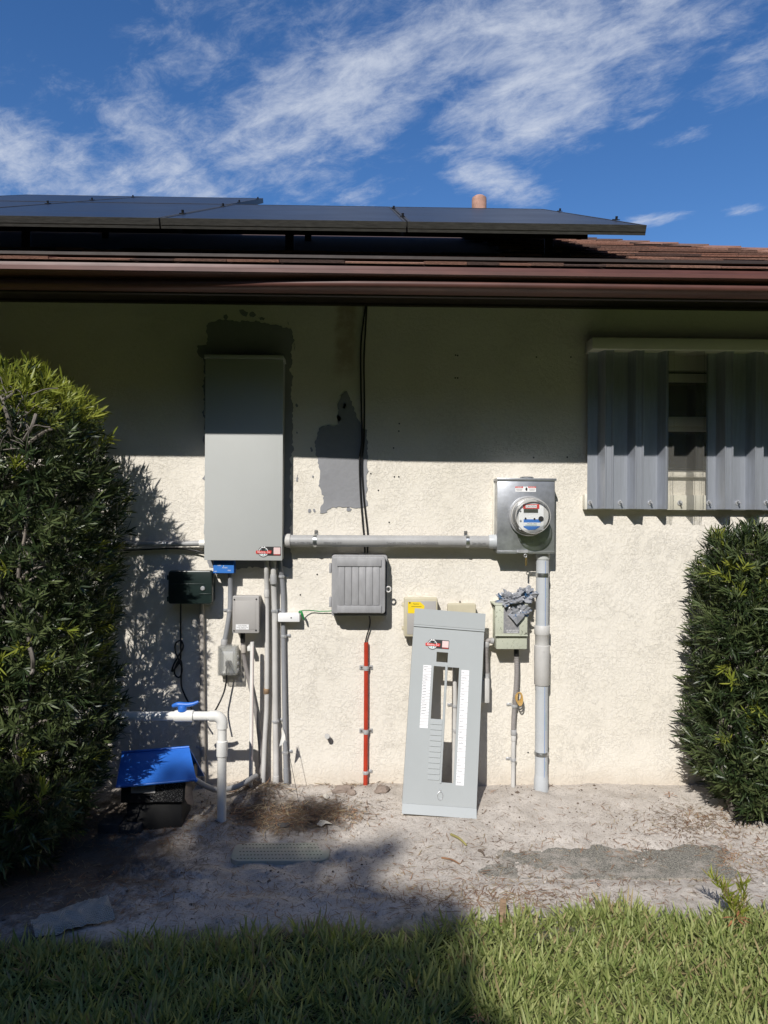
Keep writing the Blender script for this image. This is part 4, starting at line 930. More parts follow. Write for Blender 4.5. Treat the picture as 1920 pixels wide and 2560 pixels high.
tube('stub', [W(818, 1840, 0), W(818, 1840, .04)], .010, 'copper_stub', sb, 12); tube('cap', [W(818, 1840, .04), W(818, 1841, .052)], .0125, 'pvc_light', sb, 12)

# ------------------------------------------------------------------ beige boxes and disconnect on the right
b1 = thing('utility_box', 'beige utility box with yellow notice sticker behind the loose cover', 'utility box', W(1052, 1592, .04), 'beige boxes behind the loose cover')
rounded_box('body', 1013, 1497, 1094, 1590, .045, 0, .008, 'beige_plastic', b1, 0); rounded_box('lid', 1010, 1494, 1094, 1592, .072, .046, .009, 'beige_plastic', b1, .005)
pbox('grey_panel', 1018, 1503, 1090, 1586, .0735, .0715, 'jbox_grey', b1, .0008)
stk = poly_plate('notice_sticker', W(1041, 1519, .0737), EX, EZ, [(-.042, -.028), (.034, -.028), (.040, .008), (.018, .028), (-.042, .028)], .0005, 'yellow_print', b1)
lettering('lettering', 'Notice', W(1040, 1510, .0745), EX, EZ, .010, 'black_print', stk); quad_plate('text_line', W(1041, 1516.5, .0743), EX, EZ, .05, .0018, .0003, 'black_print', stk); lathe('symbol', W(1024.5, 1507, .0742), (0, -1, 0), [(.0001, .0006), (.004, .0006), (.004, 0)], 'black_print', stk, 12)
for y in (1508, 1567): pbox('hinge', 1005, y, 1010, y + 9, .06, .035, 'beige_plastic', b1, .001)
b2 = thing('utility_box', 'small beige utility box just right of the stickered one, mostly hidden', 'utility box', W(1155, 1580, .03), 'beige boxes behind the loose cover')
rounded_box('body', 1121, 1511, 1189, 1590, .035, 0, .008, 'beige_plastic', b2, 0); rounded_box('lid', 1119, 1509, 1190, 1592, .058, .036, .009, 'beige_plastic', b2, .005)
lathe('hook', W(1150, 1504, .01), (0, -1, 0), [(.004, -.01), (.004, .012), (.0001, .012)], 'copper_stub', b2, 8)
conduit('grey conduit seen through the slot of the loose cover', [(1136, 1590, .03), (1137, 1750, .03), (1134, 1960, .035)], 12, 'pvc_light', straps=((1136.5, 1765, .03, -1),), fittings=((1137, 1820, 1137, 1832, .03, .003, 'pvc_grey'),))
jb2 = thing('junction_box', 'small weathered junction box beside the loose cover, fed by a flexible elbow', 'junction box', W(1195, 1758, .05))
pbox('body', 1165, 1700, 1223, 1757, .07, 0, 'pvc_light', jb2, .004); tube('hub', [W(1217, 1702, .05), W(1217, 1683, .05)], [.013, .0145], 'pvc_grey', jb2, 14); pbox('cover_plate', 1212, 1697, 1224, 1758, .085, .05, 'pvc_light', jb2, .004)
fc = conduit('short grey flexible conduit with elbow beside the loose cover', [(1232, 1602, .06), (1222, 1601, .06), (1216, 1610, .06), (1215.5, 1640, .055), (1217, 1686, .05)], 11.5, 'flex_grey', sm=6, fittings=((1216.5, 1604, 1215.5, 1618, .058, .004, 'pvc_grey'), (1226, 1601, 1234, 1603, .06, .004, 'pvc_grey')))
dc = thing('disconnect_box', 'weathered pale green disconnect box with a dark label and a bag on top', 'disconnect box', W(1280, 1624, .06))
pbox('body', 1241, 1522, 1318, 1623, .106, 0, 'weathered_box', dc, .003); pbox('lid', 1238, 1513, 1319, 1589, .118, .1065, 'weathered_box', dc, .003); pbox('lid_hood', 1236, 1510, 1320, 1514, .12, 0, 'weathered_box', dc, .0015)
pbox('lid_lip', 1238, 1587.5, 1320, 1590.5, .122, .1185, 'weathered_box', dc, .001)
pl_ = pbox('name_plate', 1259, 1520, 1298.5, 1583, .1192, .1183, 'weathered_plate', dc, 0)
kd = (3.55 - .119) / F_PX
for y, s in ((1576.5, 'W MOUNTED'), (1581, 'ENCLOSURE')): lettering('lettering', s, W(1281, y, .1196), EX, EZ, 5.0 * kd, 'white_print', pl_)
for j in range(6): quad_plate('text_line', W(1277, 1540 + j * 5, .1194), EX, EZ, (26 - (j % 3) * 5) * kd, 1.0 * kd, .0002, 'jbox_grey', pl_)
lathe('lid_screw', W(1315, 1583, .118), (0, -1, 0), [(.0001, .003), (.004, .002), (.004, 0)], 'copper_stub', dc, 8)
conduit('grey flexible conduit dropping from the disconnect box to the ground', [(1291, 1636, .055), (1292, 1680, .05), (1290, 1720, .045), (1286, 1768, .035), (1284, 1800, .032), (1283, 1832, .03)], 12, 'flex_grey', sm=5, straps=((1286, 1765, .036, -1),), fittings=((1291, 1624, 1291, 1640, .057, .001, 'black_rubber'),))
conduit('slim grey rigid conduit rising from the sand below the flexible one', [(1284, 1826, .03), (1283, 1900, .028), (1282.5, 1968, .03)], 11, 'pvc_light', straps=((1283, 1900, .028, -1),), fittings=((1284, 1824, 1284, 1838, .03, .0045, 'pvc_grey'), (1284, 1838, 1283.5, 1852, .03, .002, 'pvc_light')))
# ribs on the flexible conduits: fine rings as one part each
def ribs(parent, path, pxw, d_=6):
    pts = smooth_path([W(*p) for p in path], 30); r = pxw / 2 * 2e-3 * .97; vs, fs = [], []; acc = 0
    for i in range(1, len(pts)):
        acc += (pts[i] - pts[i - 1]).length
        if acc > .0065:
            acc = 0; t = (pts[i] - pts[i - 1]).normalized(); v, f = tube_geo([pts[i] - t * .002, pts[i] - t * .001, pts[i] + t * .001, pts[i] + t * .002], [r * .98, r + .0011, r + .0011, r * .98], 12, False); b = len(vs); vs += v; fs += [tuple(q + b for q in ff) for ff in f]
    mesh_obj('rib_sleeve', vs, fs, 'flex_grey', parent, 30)
ribs(bpy.data.objects[[o.name for o in bpy.data.objects if o.get('label', '').startswith('grey flexible conduit dropping')][0]], [(1291, 1641, .055), (1292, 1680, .05), (1290, 1720, .045), (1286, 1758, .037)], 12)
ribs(fc, [(1216, 1612, .06), (1215.5, 1640, .055), (1217, 1684, .05)], 11.5)
cc = thing('cord_coil', 'small coil of yellow-brown cord on the flexible conduit', 'cord', W(1297, 1760, .07))
for k in range(4):
    pts = [W(1296 + k * 1.2, 1743 + k * 1.5, .055 + .004 * k) + Vector((math.cos(a) * .014, math.sin(a) * .006 * (k - 1.5), math.sin(a) * (.024 + .002 * k))) for a in np.linspace(0, 2 * math.pi, 18)]
    tube('loop', pts, .0032, 'cord_yellow', cc, 7)
# crumpled plastic bag
def crumple(name, c, rx, ry, rz, seed, mat, parent, amp=.45, sub=5):
    bm = bmesh.new(); bmesh.ops.create_icosphere(bm, subdivisions=sub, radius=1.0); off = Vector((seed * 3.7, seed, 0))
    for v in bm.verts:
        p = v.co.copy(); f = 1.0
        f += amp * (abs(mnoise.noise(p * 1.6 + off)) - .25) * 1.6 + amp * .7 * (abs(mnoise.noise(p * 4.2 + off)) - .2) + amp * .4 * (abs(mnoise.noise(p * 9 + off)) - .2)
        q = p * f; v.co = Vector((c.x + q.x * rx, c.y + q.y * ry, c.z + q.z * rz))
    return bm_obj(name, bm, mat, parent, 25)
bag = thing('plastic_bag', 'crumpled grey plastic bag with blue print stuffed on the disconnect box', 'bag', W(1290, 1520, .08))
crumple('film', W(1282, 1501, .085), .064, .050, .042, 3, 'bag_film', bag, .9); crumple('film', W(1313, 1487, .07), .038, .03, .032, 8, 'bag_film', bag, 1.0, 4); crumple('film', W(1298, 1528, .126), .040, .013, .030, 5, 'bag_film', bag, .9, 4)
pts = [W(1268, 1535, .13), W(1305, 1530, .13), W(1318, 1520, .125), W(1310, 1542, .137), W(1292, 1562, .14), W(1283, 1550, .142)]
mesh_obj('flap', [p for p in pts] + [W(1293, 1540, .148)], [(0, 1, 6), (1, 2, 6), (2, 3, 6), (3, 4, 6), (4, 5, 6), (5, 0, 6)], 'bag_film', bag)

# ------------------------------------------------------------------ loose panel cover leaning on the wall
cv = thing('panel_cover', 'loose grey breaker panel cover with paper circuit labels leaning on the wall', 'panel cover', W(1097, 2040, .30))
BL, BR, TL = W(1004, 2032, .30), W(1190, 2045, .295), W(1023, 1520, .098)
U = BR - BL; Vv = TL - BL; cw, ch = U.length, Vv.length; u_ = U.normalized(); v_ = (Vv - u_ * Vv.dot(u_)).normalized(); n_ = u_.cross(v_)
holes = [(.346, .506, .737, .787), (.315, .478, .454, .715), (.512, .672, .154, .715)]
us = sorted({0, 1, .346, .506, .315, .478, .512, .672}); vs_ = sorted({.045, .915, .737, .787, .454, .715, .154})
bm = grid_plate([a * cw for a in us], [a * ch for a in vs_], [(a * cw, b * cw, c * ch, d * ch) for (a, b, c, d) in holes], BL, u_, v_, n_, .0025)
plate = bm_obj('plate', bm, 'cover_grey', cv)
def cvp(a, b, h=0.0): return BL + u_ * (a * cw) + v_ * (b * ch) + n_ * h
def cplate(name, a0, a1, b0, b1, h0, h1, mat, par, tilt0=0.0, tilt1=0.0):
    vs = [cvp(a, b, h + t) for h in (h0, h1) for (a, b, t) in ((a0, b0, tilt0), (a1, b0, tilt0), (a1, b1, tilt1), (a0, b1, tilt1))]
    return mesh_obj(name, vs, [(3, 2, 1, 0), (4, 5, 6, 7), (0, 1, 5, 4), (1, 2, 6, 5), (2, 3, 7, 6), (3, 0, 4, 7)], mat, par)
cplate('top_flange', -.004, 1.004, .918, 1.0, -.002, .002, 'cover_grey', cv, .006, .010); cplate('top_fold', -.002, 1.002, .908, .9178, -.004, .0062, 'cover_grey', cv)
cplate('bottom_flange', .0, 1.0, .0, .0445, -.002, .001, 'cover_grey', cv, .018, .001)
cplate('side_flange', .0, .006, .046, .90, -.022, -.0027, 'cover_grey', cv); cplate('side_flange', .994, 1.0, .046, .90, -.022, -.0027, 'cover_grey', cv)
cplate('centre_bar', .483, .507, .15, .725, .0004, .004, 'cover_grey', cv)
for k in range(11): cplate('twist_out', .318, .476, .163 + k * .0265, .163 + k * .0265 + .0225, .0004, .0032, 'cover_grey', cv, 0, -.0018)
company_sticker(cv, cvp(.345, .823, .0005), u_, v_, .335 * cw)
def label_strip(a0, a1, b0, b1, rows, seed, fill):
    rnd = random.Random(seed); s = cplate('label_strip', a0, a1, b0, b1, .0006, .0010, 'paper', cv)
    for k in range(rows):
        b = b0 + (b1 - b0) * (k + .5) / rows
        if k: cplate('rule', a0, a1, b - (b1 - b0) / rows * .5 - .0008, b - (b1 - b0) / rows * .5 + .0008, .0012, .0013, 'jbox_grey', s)
        if (k / rows) < 1 - fill: continue
        if rnd.random() < .12: continue
        # a handwritten word: a wavy pen stroke
        L_ = rnd.uniform(.3, .62) * (a1 - a0); n = int(L_ / (a1 - a0) * 16) + 6; x0 = a0 + (a1 - a0) * .08; amp = (b1 - b0) / rows * .17
        pts = [cvp(x0 + L_ * i / n, b + amp * (rnd.uniform(.3, 1) * (1 if i % 2 else -1)), .0016) for i in range(n + 1)]
        vs, fs = [], []
        for p in pts: vs += [p - v_ * .0009, p + v_ * .0009]
        fs = [(2 * i, 2 * i + 2, 2 * i + 3, 2 * i + 1) for i in range(n)]
        mesh_obj('handwriting', vs, fs, 'black_print', s)
label_strip(.17, .282, .406, .716, 20, 3, .85); label_strip(.706, .815, .146, .706, 21, 5, 1.0)
ring = [cvp(.5, .092, .004) + u_ * (math.cos(a) * .0125) + v_ * (math.sin(a) * .0175) for a in np.linspace(0, 2 * math.pi, 20)]
tube('pull_ring', ring, .0014, 'zinc', cv, 8); quad_plate('ring_tab', cvp(.5, .115, .001), u_, v_, .006, .010, .004, 'zinc', cv)

# ------------------------------------------------------------------ white irrigation pipe and valve
ip = thing('irrigation_pipe', 'white irrigation pipe with elbow and blue-handled ball valve', 'pipe', W(555, 2062, .345))
dp = .345; kp = (3.55 - dp) / F_PX; rp_ = 11.3 * kp
zc = W(500, 1790, dp).z; xc = W(555, 1900, dp).x
def I(px, dz=0): return Vector((W(px, 1790, dp).x, -dp, zc + dz))
ex = xc - .034
tube('pipe', [I(250), I(446)], rp_, 'pvc_white', ip, 20); tube('valve_body', [I(436), I(440), I(483), I(485)], [rp_ + .003, rp_ + .0058, rp_ + .0058, rp_ + .002], 'pvc_white', ip, 20)
tube('pipe', [I(484), Vector((ex, -dp, zc))], rp_, 'pvc_white', ip, 20)
arc = [Vector((W(524, 1790, dp).x, -dp, zc)), Vector((W(525, 1790, dp).x, -dp, zc)), Vector((ex, -dp, zc))] + [Vector((ex + .034 * math.sin(a), -dp, zc - .034 * (1 - math.cos(a)))) for a in np.linspace(.15, math.pi / 2, 8)] + [Vector((xc, -dp, zc - .055)), Vector((xc, -dp, zc - .056))]
tube('elbow', arc, [rp_ + .001] + [rp_ + .0042] * (len(arc) - 2) + [rp_ + .001], 'pvc_white', ip, 20)
zz = lambda py: W(555, py, dp).z
tube('pipe', [Vector((xc, -dp, zc - .05)), Vector((xc, -dp, zz(2075)))], rp_, 'pvc_white', ip, 20)
tube('coupling', [Vector((xc, -dp, zz(y))) for y in (1851, 1852.5, 1889, 1890.5)], [rp_ + .001, rp_ + .0046, rp_ + .0046, rp_ + .001], 'pvc_white', ip, 20)
vx = W(456, 1790, dp).x
hd = lathe('valve_handle', Vector((vx, -dp, zc + rp_ + .002)), (0, 0, 1), [(.020, 0), (.020, .016), (.017, .024), (.012, .027), (.0001, .027)], 'blue_plastic', ip, 20)
tube('lever', [Vector((vx - .045, -dp, zc + rp_ + .024)), Vector((vx - .02, -dp, zc + rp_ + .031)), Vector((vx + .02, -dp, zc + rp_ + .030)), Vector((vx + .048, -dp, zc + rp_ + .034)), Vector((vx + .072, -dp, zc + rp_ + .044))], [.007, .012, .011, .009, .006], 'blue_plastic', hd, 10, 5)
o = conduit('grey pipe looping along the sand from the blue-lidded pump', [(486, 1948, .30), (515, 1965, .27), (545, 1975, .24), (590, 1967, .20), (622, 1950, .16), (640, 1940, .10)], 13, 'pvc_grey', sm=6)

# ------------------------------------------------------------------ pump under its blue hood
pu = thing('pump', 'irrigation pump under a tilted bright blue plastic hood beside the hedge', 'pump', W(390, 2010, .40))
A_, B_, C_, D_ = W(304, 1882, .33), W(473, 1868, .30), W(491, 1949, .46), W(290, 1967, .50)
def sheet(name, pts, t, mat, par):
    n = (pts[1] - pts[0]).cross(pts[2] - pts[0]).normalized()
    vs = pts + [p + n * t for p in pts]; k = len(pts)
    bm = bmesh.new(); bv = [bm.verts.new(v) for v in vs]
    bm.faces.new(bv[:k][::-1]); bm.faces.new(bv[k:])
    for i in range(k): bm.faces.new((bv[i], bv[(i + 1) % k], bv[k + (i + 1) % k], bv[k + i]))
    bmesh.ops.bevel(bm, geom=bm.edges[:], offset=t * .3, segments=2, profile=.5, affect='EDGES')
    return bm_obj(name, bm, mat, par, 35)
hood = sheet('hood', [A_, D_, C_, B_], -.006, 'blue_plastic', pu)
E_, F_ = W(511, 1937, .14), W(318, 1950, .16)
sheet('hood_flap', [B_ + Vector((.001, .002, -.003)), E_, F_, A_ + Vector((0, .002, -.003))], -.006, 'blue_plastic', pu)
tube('hood_hinge', [A_ + Vector((0, 0, .001)), B_ + Vector((0, 0, .001))], .006, 'blue_plastic', pu, 10); tube('hood_lip', [D_, C_], .006, 'blue_plastic', pu, 10)
lathe('bolt', C_, (0, -1, 0), [(.0001, .012), (.006, .012), (.008, .004), (.008, 0)], 'blue_plastic', pu, 10)
x0, x1 = W(300, 1990, .43).x, W(462, 1990, .43).x; zt, zb = W(380, 1946, .43).z, W(380, 2010, .43).z
box('housing', x0, x1, -.42, -.2, zb, zt - .004, 'pump_black', pu, .004); quad_plate('front_plate', Vector(((x0 + x1) / 2 + .06, -.423, (zt + zb) / 2 - .008)), EX, EZ, (x1 - x0) * .5, (zt - zb) * .72, .003, 'pump_plate', pu)
lp = W(358, 1971, .432); quad_plate('name_plate', lp, EX, EZ, .105, .040, .002, 'jbox_grey', pu)
for j in range(3): quad_plate('text_line', lp + EZ * (.010 - j * .008) - EY * .003, EX, EZ, .085, .0018, .0003, 'grey_print', pu)
pts = [W(466, 1952, .44), W(478, 1952, .42), W(486, 2015, .42), W(470, 2010, .43), W(464, 1998, .44)]
sheet('bracket', pts, .005, 'stone', pu)
box('foot', x0 + .02, x1 - .02, -.40, -.24, -.09, zb, 'pump_black', pu, .004)
for i, (x, lab) in enumerate(((250, 'left'), (305, 'right'))):
    c = G(x + 22, 2083, -.05); o = box('concrete_block', c.x - .05, c.x + .044, c.y, c.y + .12, -.09, -.012, 'dark_block', None, .004); tag(o, f'dark {lab}-hand concrete block of a pair below the pump', 'block', 'dark blocks below the pump')

# ------------------------------------------------------------------ hedges
def leaf_mesh(name, base, dirs, side, length, width, droop, mats, midx, parent=None):
    """leaves as curved six-vertex blades, all arrays in numpy"""
    n = len(base); nrm = np.cross(dirs, side); nrm /= np.linalg.norm(nrm, axis=1)[:, None] + 1e-9
    def pt(t, w, d): return base + dirs * (length * t)[:, None] + side * (width * w)[:, None] + nrm * (droop * length * d)[:, None]
    one = np.ones(n)
    P = np.stack([pt(0 * one, 0 * one, 0 * one), pt(.35 * one, -.5 * one, .10 * one), pt(.35 * one, .5 * one, .10 * one), pt(.72 * one, -.42 * one, .45 * one), pt(.72 * one, .42 * one, .45 * one), pt(one, 0 * one, 1.0 * one)], axis=1).reshape(-1, 3)
    me = bpy.data.meshes.new(name); me.vertices.add(6 * n); me.vertices.foreach_set('co', P.astype(np.float32).ravel())
    idx = (np.arange(n) * 6)[:, None]
    loops = np.concatenate([idx + np.array([[0, 2, 1]]), idx + np.array([[1, 2, 4, 3]]), idx + np.array([[3, 4, 5]])], axis=1).ravel()
    me.loops.add(len(loops)); me.loops.foreach_set('vertex_index', loops.astype(np.int32))
    me.polygons.add(3 * n); st = (np.arange(n) * 10)[:, None] + np.array([[0, 3, 7]]); me.polygons.foreach_set('loop_start', st.ravel().astype(np.int32))
    me.polygons.foreach_set('loop_total', np.tile([3, 4, 3], n).astype(np.int32)); me.polygons.foreach_set('use_smooth', np.ones(3 * n, dtype=bool))
    for m_ in mats: me.materials.append(MATS[m_])
    me.polygons.foreach_set('material_index', np.repeat(midx, 3).astype(np.int32)); me.update(calc_edges=True); me.validate()
    return link(bpy.data.objects.new(name, me), parent)
def unit(v): return v / (np.linalg.norm(v, axis=1)[:, None] + 1e-9)
def rosettes(cen, axis, per, lmin, lmax, wid, rng, spread=(.35, 1.15)):
    n = len(cen); c = np.repeat(cen, per, 0); a = np.repeat(axis, per, 0); N_ = n * per
    t = unit(np.cross(a, rng.normal(size=(N_, 3)))); ang = rng.uniform(spread[0], spread[1], N_)
    d = unit(a * np.cos(ang)[:, None] + t * np.sin(ang)[:, None]); s = unit(np.cross(d, a + rng.normal(size=(N_, 3)) * .25))
    off = rng.uniform(-.045, .03, N_)
    return c + a * off[:, None], d, s, rng.uniform(lmin, lmax, N_), wid * rng.uniform(.75, 1.2, N_)
def hedge(name, label, x0, x1, y0, y1, z0, z1, n, seed, round_, young_top, shape, bare=None):
    rng = np.random.default_rng(seed); loc = ((x0 + x1) / 2, (y0 + y1) / 2, z0)
    t = thing(name, label, 'hedge', loc)
    cen, ax, depth = [], [], []
    while len(cen) < n:
        p = np.array([rng.uniform(x0, x1), rng.uniform(y0, y1), rng.uniform(z0, z1)])
        h = shape(p)                      # signed depth below the surface and outward normal
        if h is None: continue
        d, nn = h
        if d < 0: continue
        keep = math.exp(-(d / .075) ** 2) + .10
        if rng.random() > keep: continue
        cen.append(p); up = np.array([0, 0, .55]); ax.append(nn + up + rng.normal(size=3) * .38); depth.append(d)
    cen = np.array(cen); ax = unit(np.array(ax)); depth = np.array(depth)
    per = 21; b, d, s, ln, wd = rosettes(cen, ax, per, .028, .074, .0068, rng)
    dep = np.repeat(depth, per); top = np.repeat(cen[:, 2], per)
    r = np.repeat(rng.random(len(cen)), per); m_ = np.where(r < .45, 0, 1)
    yt = (top > z1 - .23 + np.repeat(rng.normal(size=len(cen)), per) * .05) & (dep < .11) & (np.repeat(rng.random(len(cen)), per) < young_top)
    m_ = np.where(yt | ((r > .955) & (dep < .05)), 2, m_)
    leaf_mesh('foliage', b, d, s, ln, wd, rng.uniform(-.18, .10, len(ln)), ['leaf_dark', 'leaf_mid', 'leaf_young'], m_, t)
    # stems rising from the ground and forking towards the faces
    vs, fs = [], []; rnd = random.Random(seed)
    for k in range(9):
        bx = rnd.uniform(x0 + .15, x1 - .15); by = rnd.uniform(y0 + .15, y1 - .12); p = Vector((bx, by, z0 - .03)); path = [p]
        for j in range(6): p = p + Vector((rnd.uniform(-.07, .07), rnd.uniform(-.06, .06), (z1 - z0) / 7)); path.append(p)
        v, f = tube_geo(smooth_path(path, 3), [.016 * (1 - .045 * i) for i in range(19)], 7); o_ = len(vs); vs += v; fs += [tuple(q + o_ for q in ff) for ff in f]
        for j in range(6):
            a = path[rnd.randint(1, 6)]; e = Vector((min(max(a.x + rnd.uniform(-.35, .35), x0 + .06), x1 - .06), rnd.uniform(y0 + .06, y0 + .3), a.z + rnd.uniform(.05, .3))); e.z = min(e.z, z1 - .12)
            v, f = tube_geo(smooth_path([a, a.lerp(e, .5) + Vector((rnd.uniform(-.04, .04), 0, .03)), e], 4), [.008 * (1 - .08 * i) for i in range(9)], 6); o_ = len(vs); vs += v; fs += [tuple(q + o_ for q in ff) for ff in f]
    mesh_obj('stem', vs, fs, 'branch_grey', t, 50)
    return t
def box_shape(x0, x1, y0, y1, z0, z1, rad, seed, amp=.05, xr=None, xl=None):
    c = np.array([(x0 + x1) / 2, (y0 + y1) / 2, (z0 + z1) / 2]); h = np.array([(x1 - x0) / 2, (y1 - y0) / 2, (z1 - z0) / 2])
    def f(p):
        hh = h.copy(); cc = c.copy()
        if xr is not None:
            dx = xr(p[2]); 
            hh[0] -= dx / 2; cc[0] -= dx / 2
        if xl is not None:
            dx = xl(p[2]); hh[0] -= dx / 2; cc[0] += dx / 2
        q = np.abs(p - cc) - (hh - rad); o = np.maximum(q, 0); d = np.linalg.norm(o) + min(max(q[0], q[1], q[2]), 0) - rad
        d += amp * (mnoise.noise(Vector(p * 3.3) + Vector((seed, 0, 0))) + .5 * mnoise.noise(Vector(p * 8) + Vector((0, seed, 0)))) + amp * .3
        if d > 0: return None
        nn = np.sign(p - cc) * np.where(o > 0, o, 0)
        if np.linalg.norm(nn) < 1e-6:
            i = int(np.argmax(q)); nn = np.zeros(3); nn[i] = np.sign(p[i] - cc[i])
        return -d, nn / (np.linalg.norm(nn) + 1e-9)
    return f
hx1 = W(268, 1500, .62).x; hz1 = W(120, 905, .75).z
hedge('hedge', 'tall dark evergreen hedge at the left with yellow-green new growth on top', -2.55, hx1, -.98, -.22, -.06, hz1, 4700, 21, .2, .95,
      box_shape(-2.55, hx1, -.98, -.22, -.06, hz1, .24, 3.0, xr=lambda z: .10 * max(0, (z - 1.35) / .5) + .10 * max(0, (.5 - z) / .5)))
def dead_twigs():
    rnd = random.Random(6); hd = [o for o in bpy.data.objects if o.get('label', '').startswith('tall dark evergreen hedge')][0]; vs, fs = [], []
    for k in range(55):
        a = W(rnd.uniform(-60, 90), rnd.uniform(960, 1150), .93 + rnd.uniform(-.06, .05)); d = Vector((rnd.uniform(-1, 1), rnd.uniform(-.5, .3), rnd.uniform(-.8, .9))).normalized(); L_ = rnd.uniform(.05, .16); path = [a]
        for j in range(4): d = (d + Vector((rnd.uniform(-.5, .5), rnd.uniform(-.3, .3), rnd.uniform(-.5, .5)))).normalized(); path.append(path[-1] + d * L_ / 4)
        v, f = tube_geo(smooth_path(path, 3), rnd.choice([.0012, .0016, .0024]), 5); b = len(vs); vs += v; fs += [tuple(q + b for q in ff) for ff in f]
    for (p, q, r) in (((0, 990), (30, 1090), .007), ((90, 1035), (60, 1100), .006), ((75, 1620), (82, 1675), .008), ((82, 1675), (70, 1690), .006), ((5, 1000), (35, 980), .005)):
        v, f = tube_geo(smooth_path([W(*p, .97), W((p[0] + q[0]) / 2 + 4, (p[1] + q[1]) / 2, .98), W(*q, .95)], 4), r, 6); b = len(vs); vs += v; fs += [tuple(z + b for z in ff) for ff in f]
    mesh_obj('dead_twigs', vs, fs, 'branch_grey', hd, 50)['kind'] = 'stuff'
dead_twigs()
rx0 = W(1750, 1700, .30).x; rz1 = W(1800, 1318, .32).z
hedge('hedge', 'lower sunlit evergreen hedge at the right under the shuttered window', rx0, 2.75, -.50, -.03, -.07, rz1, 3000, 33, .1, .06,
      box_shape(rx0, 2.75, -.50, -.03, -.07, rz1, .10, 9.0, .05, xr=None, xl=lambda z: .03 * max(0, (z - .75) / .5) + .16 * max(0, (.22 - z) / .25)))

# ------------------------------------------------------------------ lawn, litter and small things on the ground
def lawn():
    rng = np.random.default_rng(5); n = 62000
    x = rng.uniform(-1.75, 1.75, n); y = rng.uniform(-2.15, -.92, n)
    edge = np.interp(x, [-1.75, -1.1, -.75, -.3, 0, .15, .35, .6, .9, 1.3, 1.75], [-1.32, -1.26, -1.16, -1.19, -1.15, -1.22, -1.08, -1.05, -1.06, -1.04, -.98])
    nzv = np.array([mnoise.noise(Vector((a * 4, b * 4, 3))) for a, b in zip(x, y)]); clump = np.array([mnoise.noise(Vector((a * 9, b * 9, 8))) for a, b in zip(x, y)])
    keep = (y < edge + nzv * .07) & (rng.random(n) < np.clip(.78 + clump * .7, .25, 1)); x, y, nzv, clump = x[keep], y[keep], nzv[keep], clump[keep]; n = len(x)
    z = np.array([ground_z(a, b) for a, b in zip(x, y)]) - .004
    az = rng.uniform(0, 2 * math.pi, n); tilt = np.abs(rng.normal(1.12, .32, n)).clip(.10, 1.45)
    d = np.stack([np.cos(az) * np.sin(tilt), np.sin(az) * np.sin(tilt), np.cos(tilt)], 1); s = unit(np.cross(d, rng.normal(size=(n, 3)) * .35 + np.array([0, 0, 1.0])))
    ln = rng.uniform(.040, .090, n) * (1 + clump * .4); wd = rng.uniform(.0045, .0082, n)
    mi = (rng.random(n) < .06 + .45 * np.clip(-clump - .05, 0, 1) + .5 * np.clip(nzv - .25, 0, 1)).astype(int)
    o = leaf_mesh('grass', np.stack([x, y, z], 1), d, s, ln, wd, rng.uniform(-.38, -.02, n), ['grass_blade', 'grass_dry'], mi)
    tag(o, 'coarse green lawn grass along the bottom of the picture', 'grass', kind='stuff')
    # lawn beyond the frame, coarser
    n = 16000; x = rng.uniform(-6, 6, n); y = rng.uniform(-8, -2.1, n); az = rng.uniform(0, 6.28, n); tilt = np.abs(rng.normal(.5, .3, n))
    d = np.stack([np.cos(az) * np.sin(tilt), np.sin(az) * np.sin(tilt), np.cos(tilt)], 1); s = unit(np.cross(d, rng.normal(size=(n, 3))))
    o = leaf_mesh('grass', np.stack([x, y, np.full(n, -.07)], 1), d, s, rng.uniform(.10, .17, n), rng.uniform(.02, .035, n), rng.uniform(-.3, 0, n), ['grass_blade'], np.zeros(n, int))
    tag(o, 'lawn continuing behind the photographer', 'grass', kind='stuff')
lawn()
def litter(name, label, n, seed, regions, lmin, lmax, wid, mats):
    rng = np.random.default_rng(seed); xs, ys = [], []
    for (cx, cy, rx, ry, k) in regions:
        m_ = int(n * k); xs.append(cx + rng.normal(size=m_) * rx); ys.append(cy + rng.normal(size=m_) * ry)
    x = np.concatenate(xs); y = np.concatenate(ys); ok = (y < -.005) & (y > -1.6) & (np.abs(x) < 2.1); x, y = x[ok], y[ok]; n = len(x)
    z = np.array([ground_z(a, b) for a, b in zip(x, y)]) + rng.uniform(.001, .007, n)
    az = rng.uniform(0, 6.283, n); el = rng.normal(.03, .10, n); d = np.stack([np.cos(az) * np.cos(el), np.sin(az) * np.cos(el), np.sin(el)], 1); s = unit(np.cross(d, np.array([[0, 0, 1.0]]) + rng.normal(size=(n, 3)) * .2))
    o = leaf_mesh(name, np.stack([x, y, z], 1), d, s, rng.uniform(lmin, lmax, n), wid * rng.uniform(.6, 1.3, n), rng.uniform(-.1, .25, n), mats, rng.integers(0, len(mats), n))
    tag(o, label, 'litter', kind='stuff')
gp = lambda px, py: G(px, py, -.055)
def reg(px, py, rx, ry, k): p = gp(px, py); return (p.x, p.y, rx, ry, k)
litter('needle_litter', 'brown pine needles and bark bits scattered over the sand', 9500, 3, [reg(1350, 2150, .5, .22, .16), reg(1760, 2060, .16, .07, .10), reg(1350, 1975, .3, .025, .05), reg(1700, 1960, .16, .02, .05), reg(760, 2050, .16, .06, .17), reg(420, 2080, .30, .10, .16), reg(200, 2220, .3, .16, .10), reg(900, 2230, .5, .12, .08), reg(1250, 2240, .25, .05, .07), reg(1352, 1985, .035, .012, .03), reg(880, 1985, .12, .02, .06), reg(1800, 2130, .2, .12, .10)], .014, .060, .0024, ['dry_needle', 'dry_needle', 'dry_straw'])
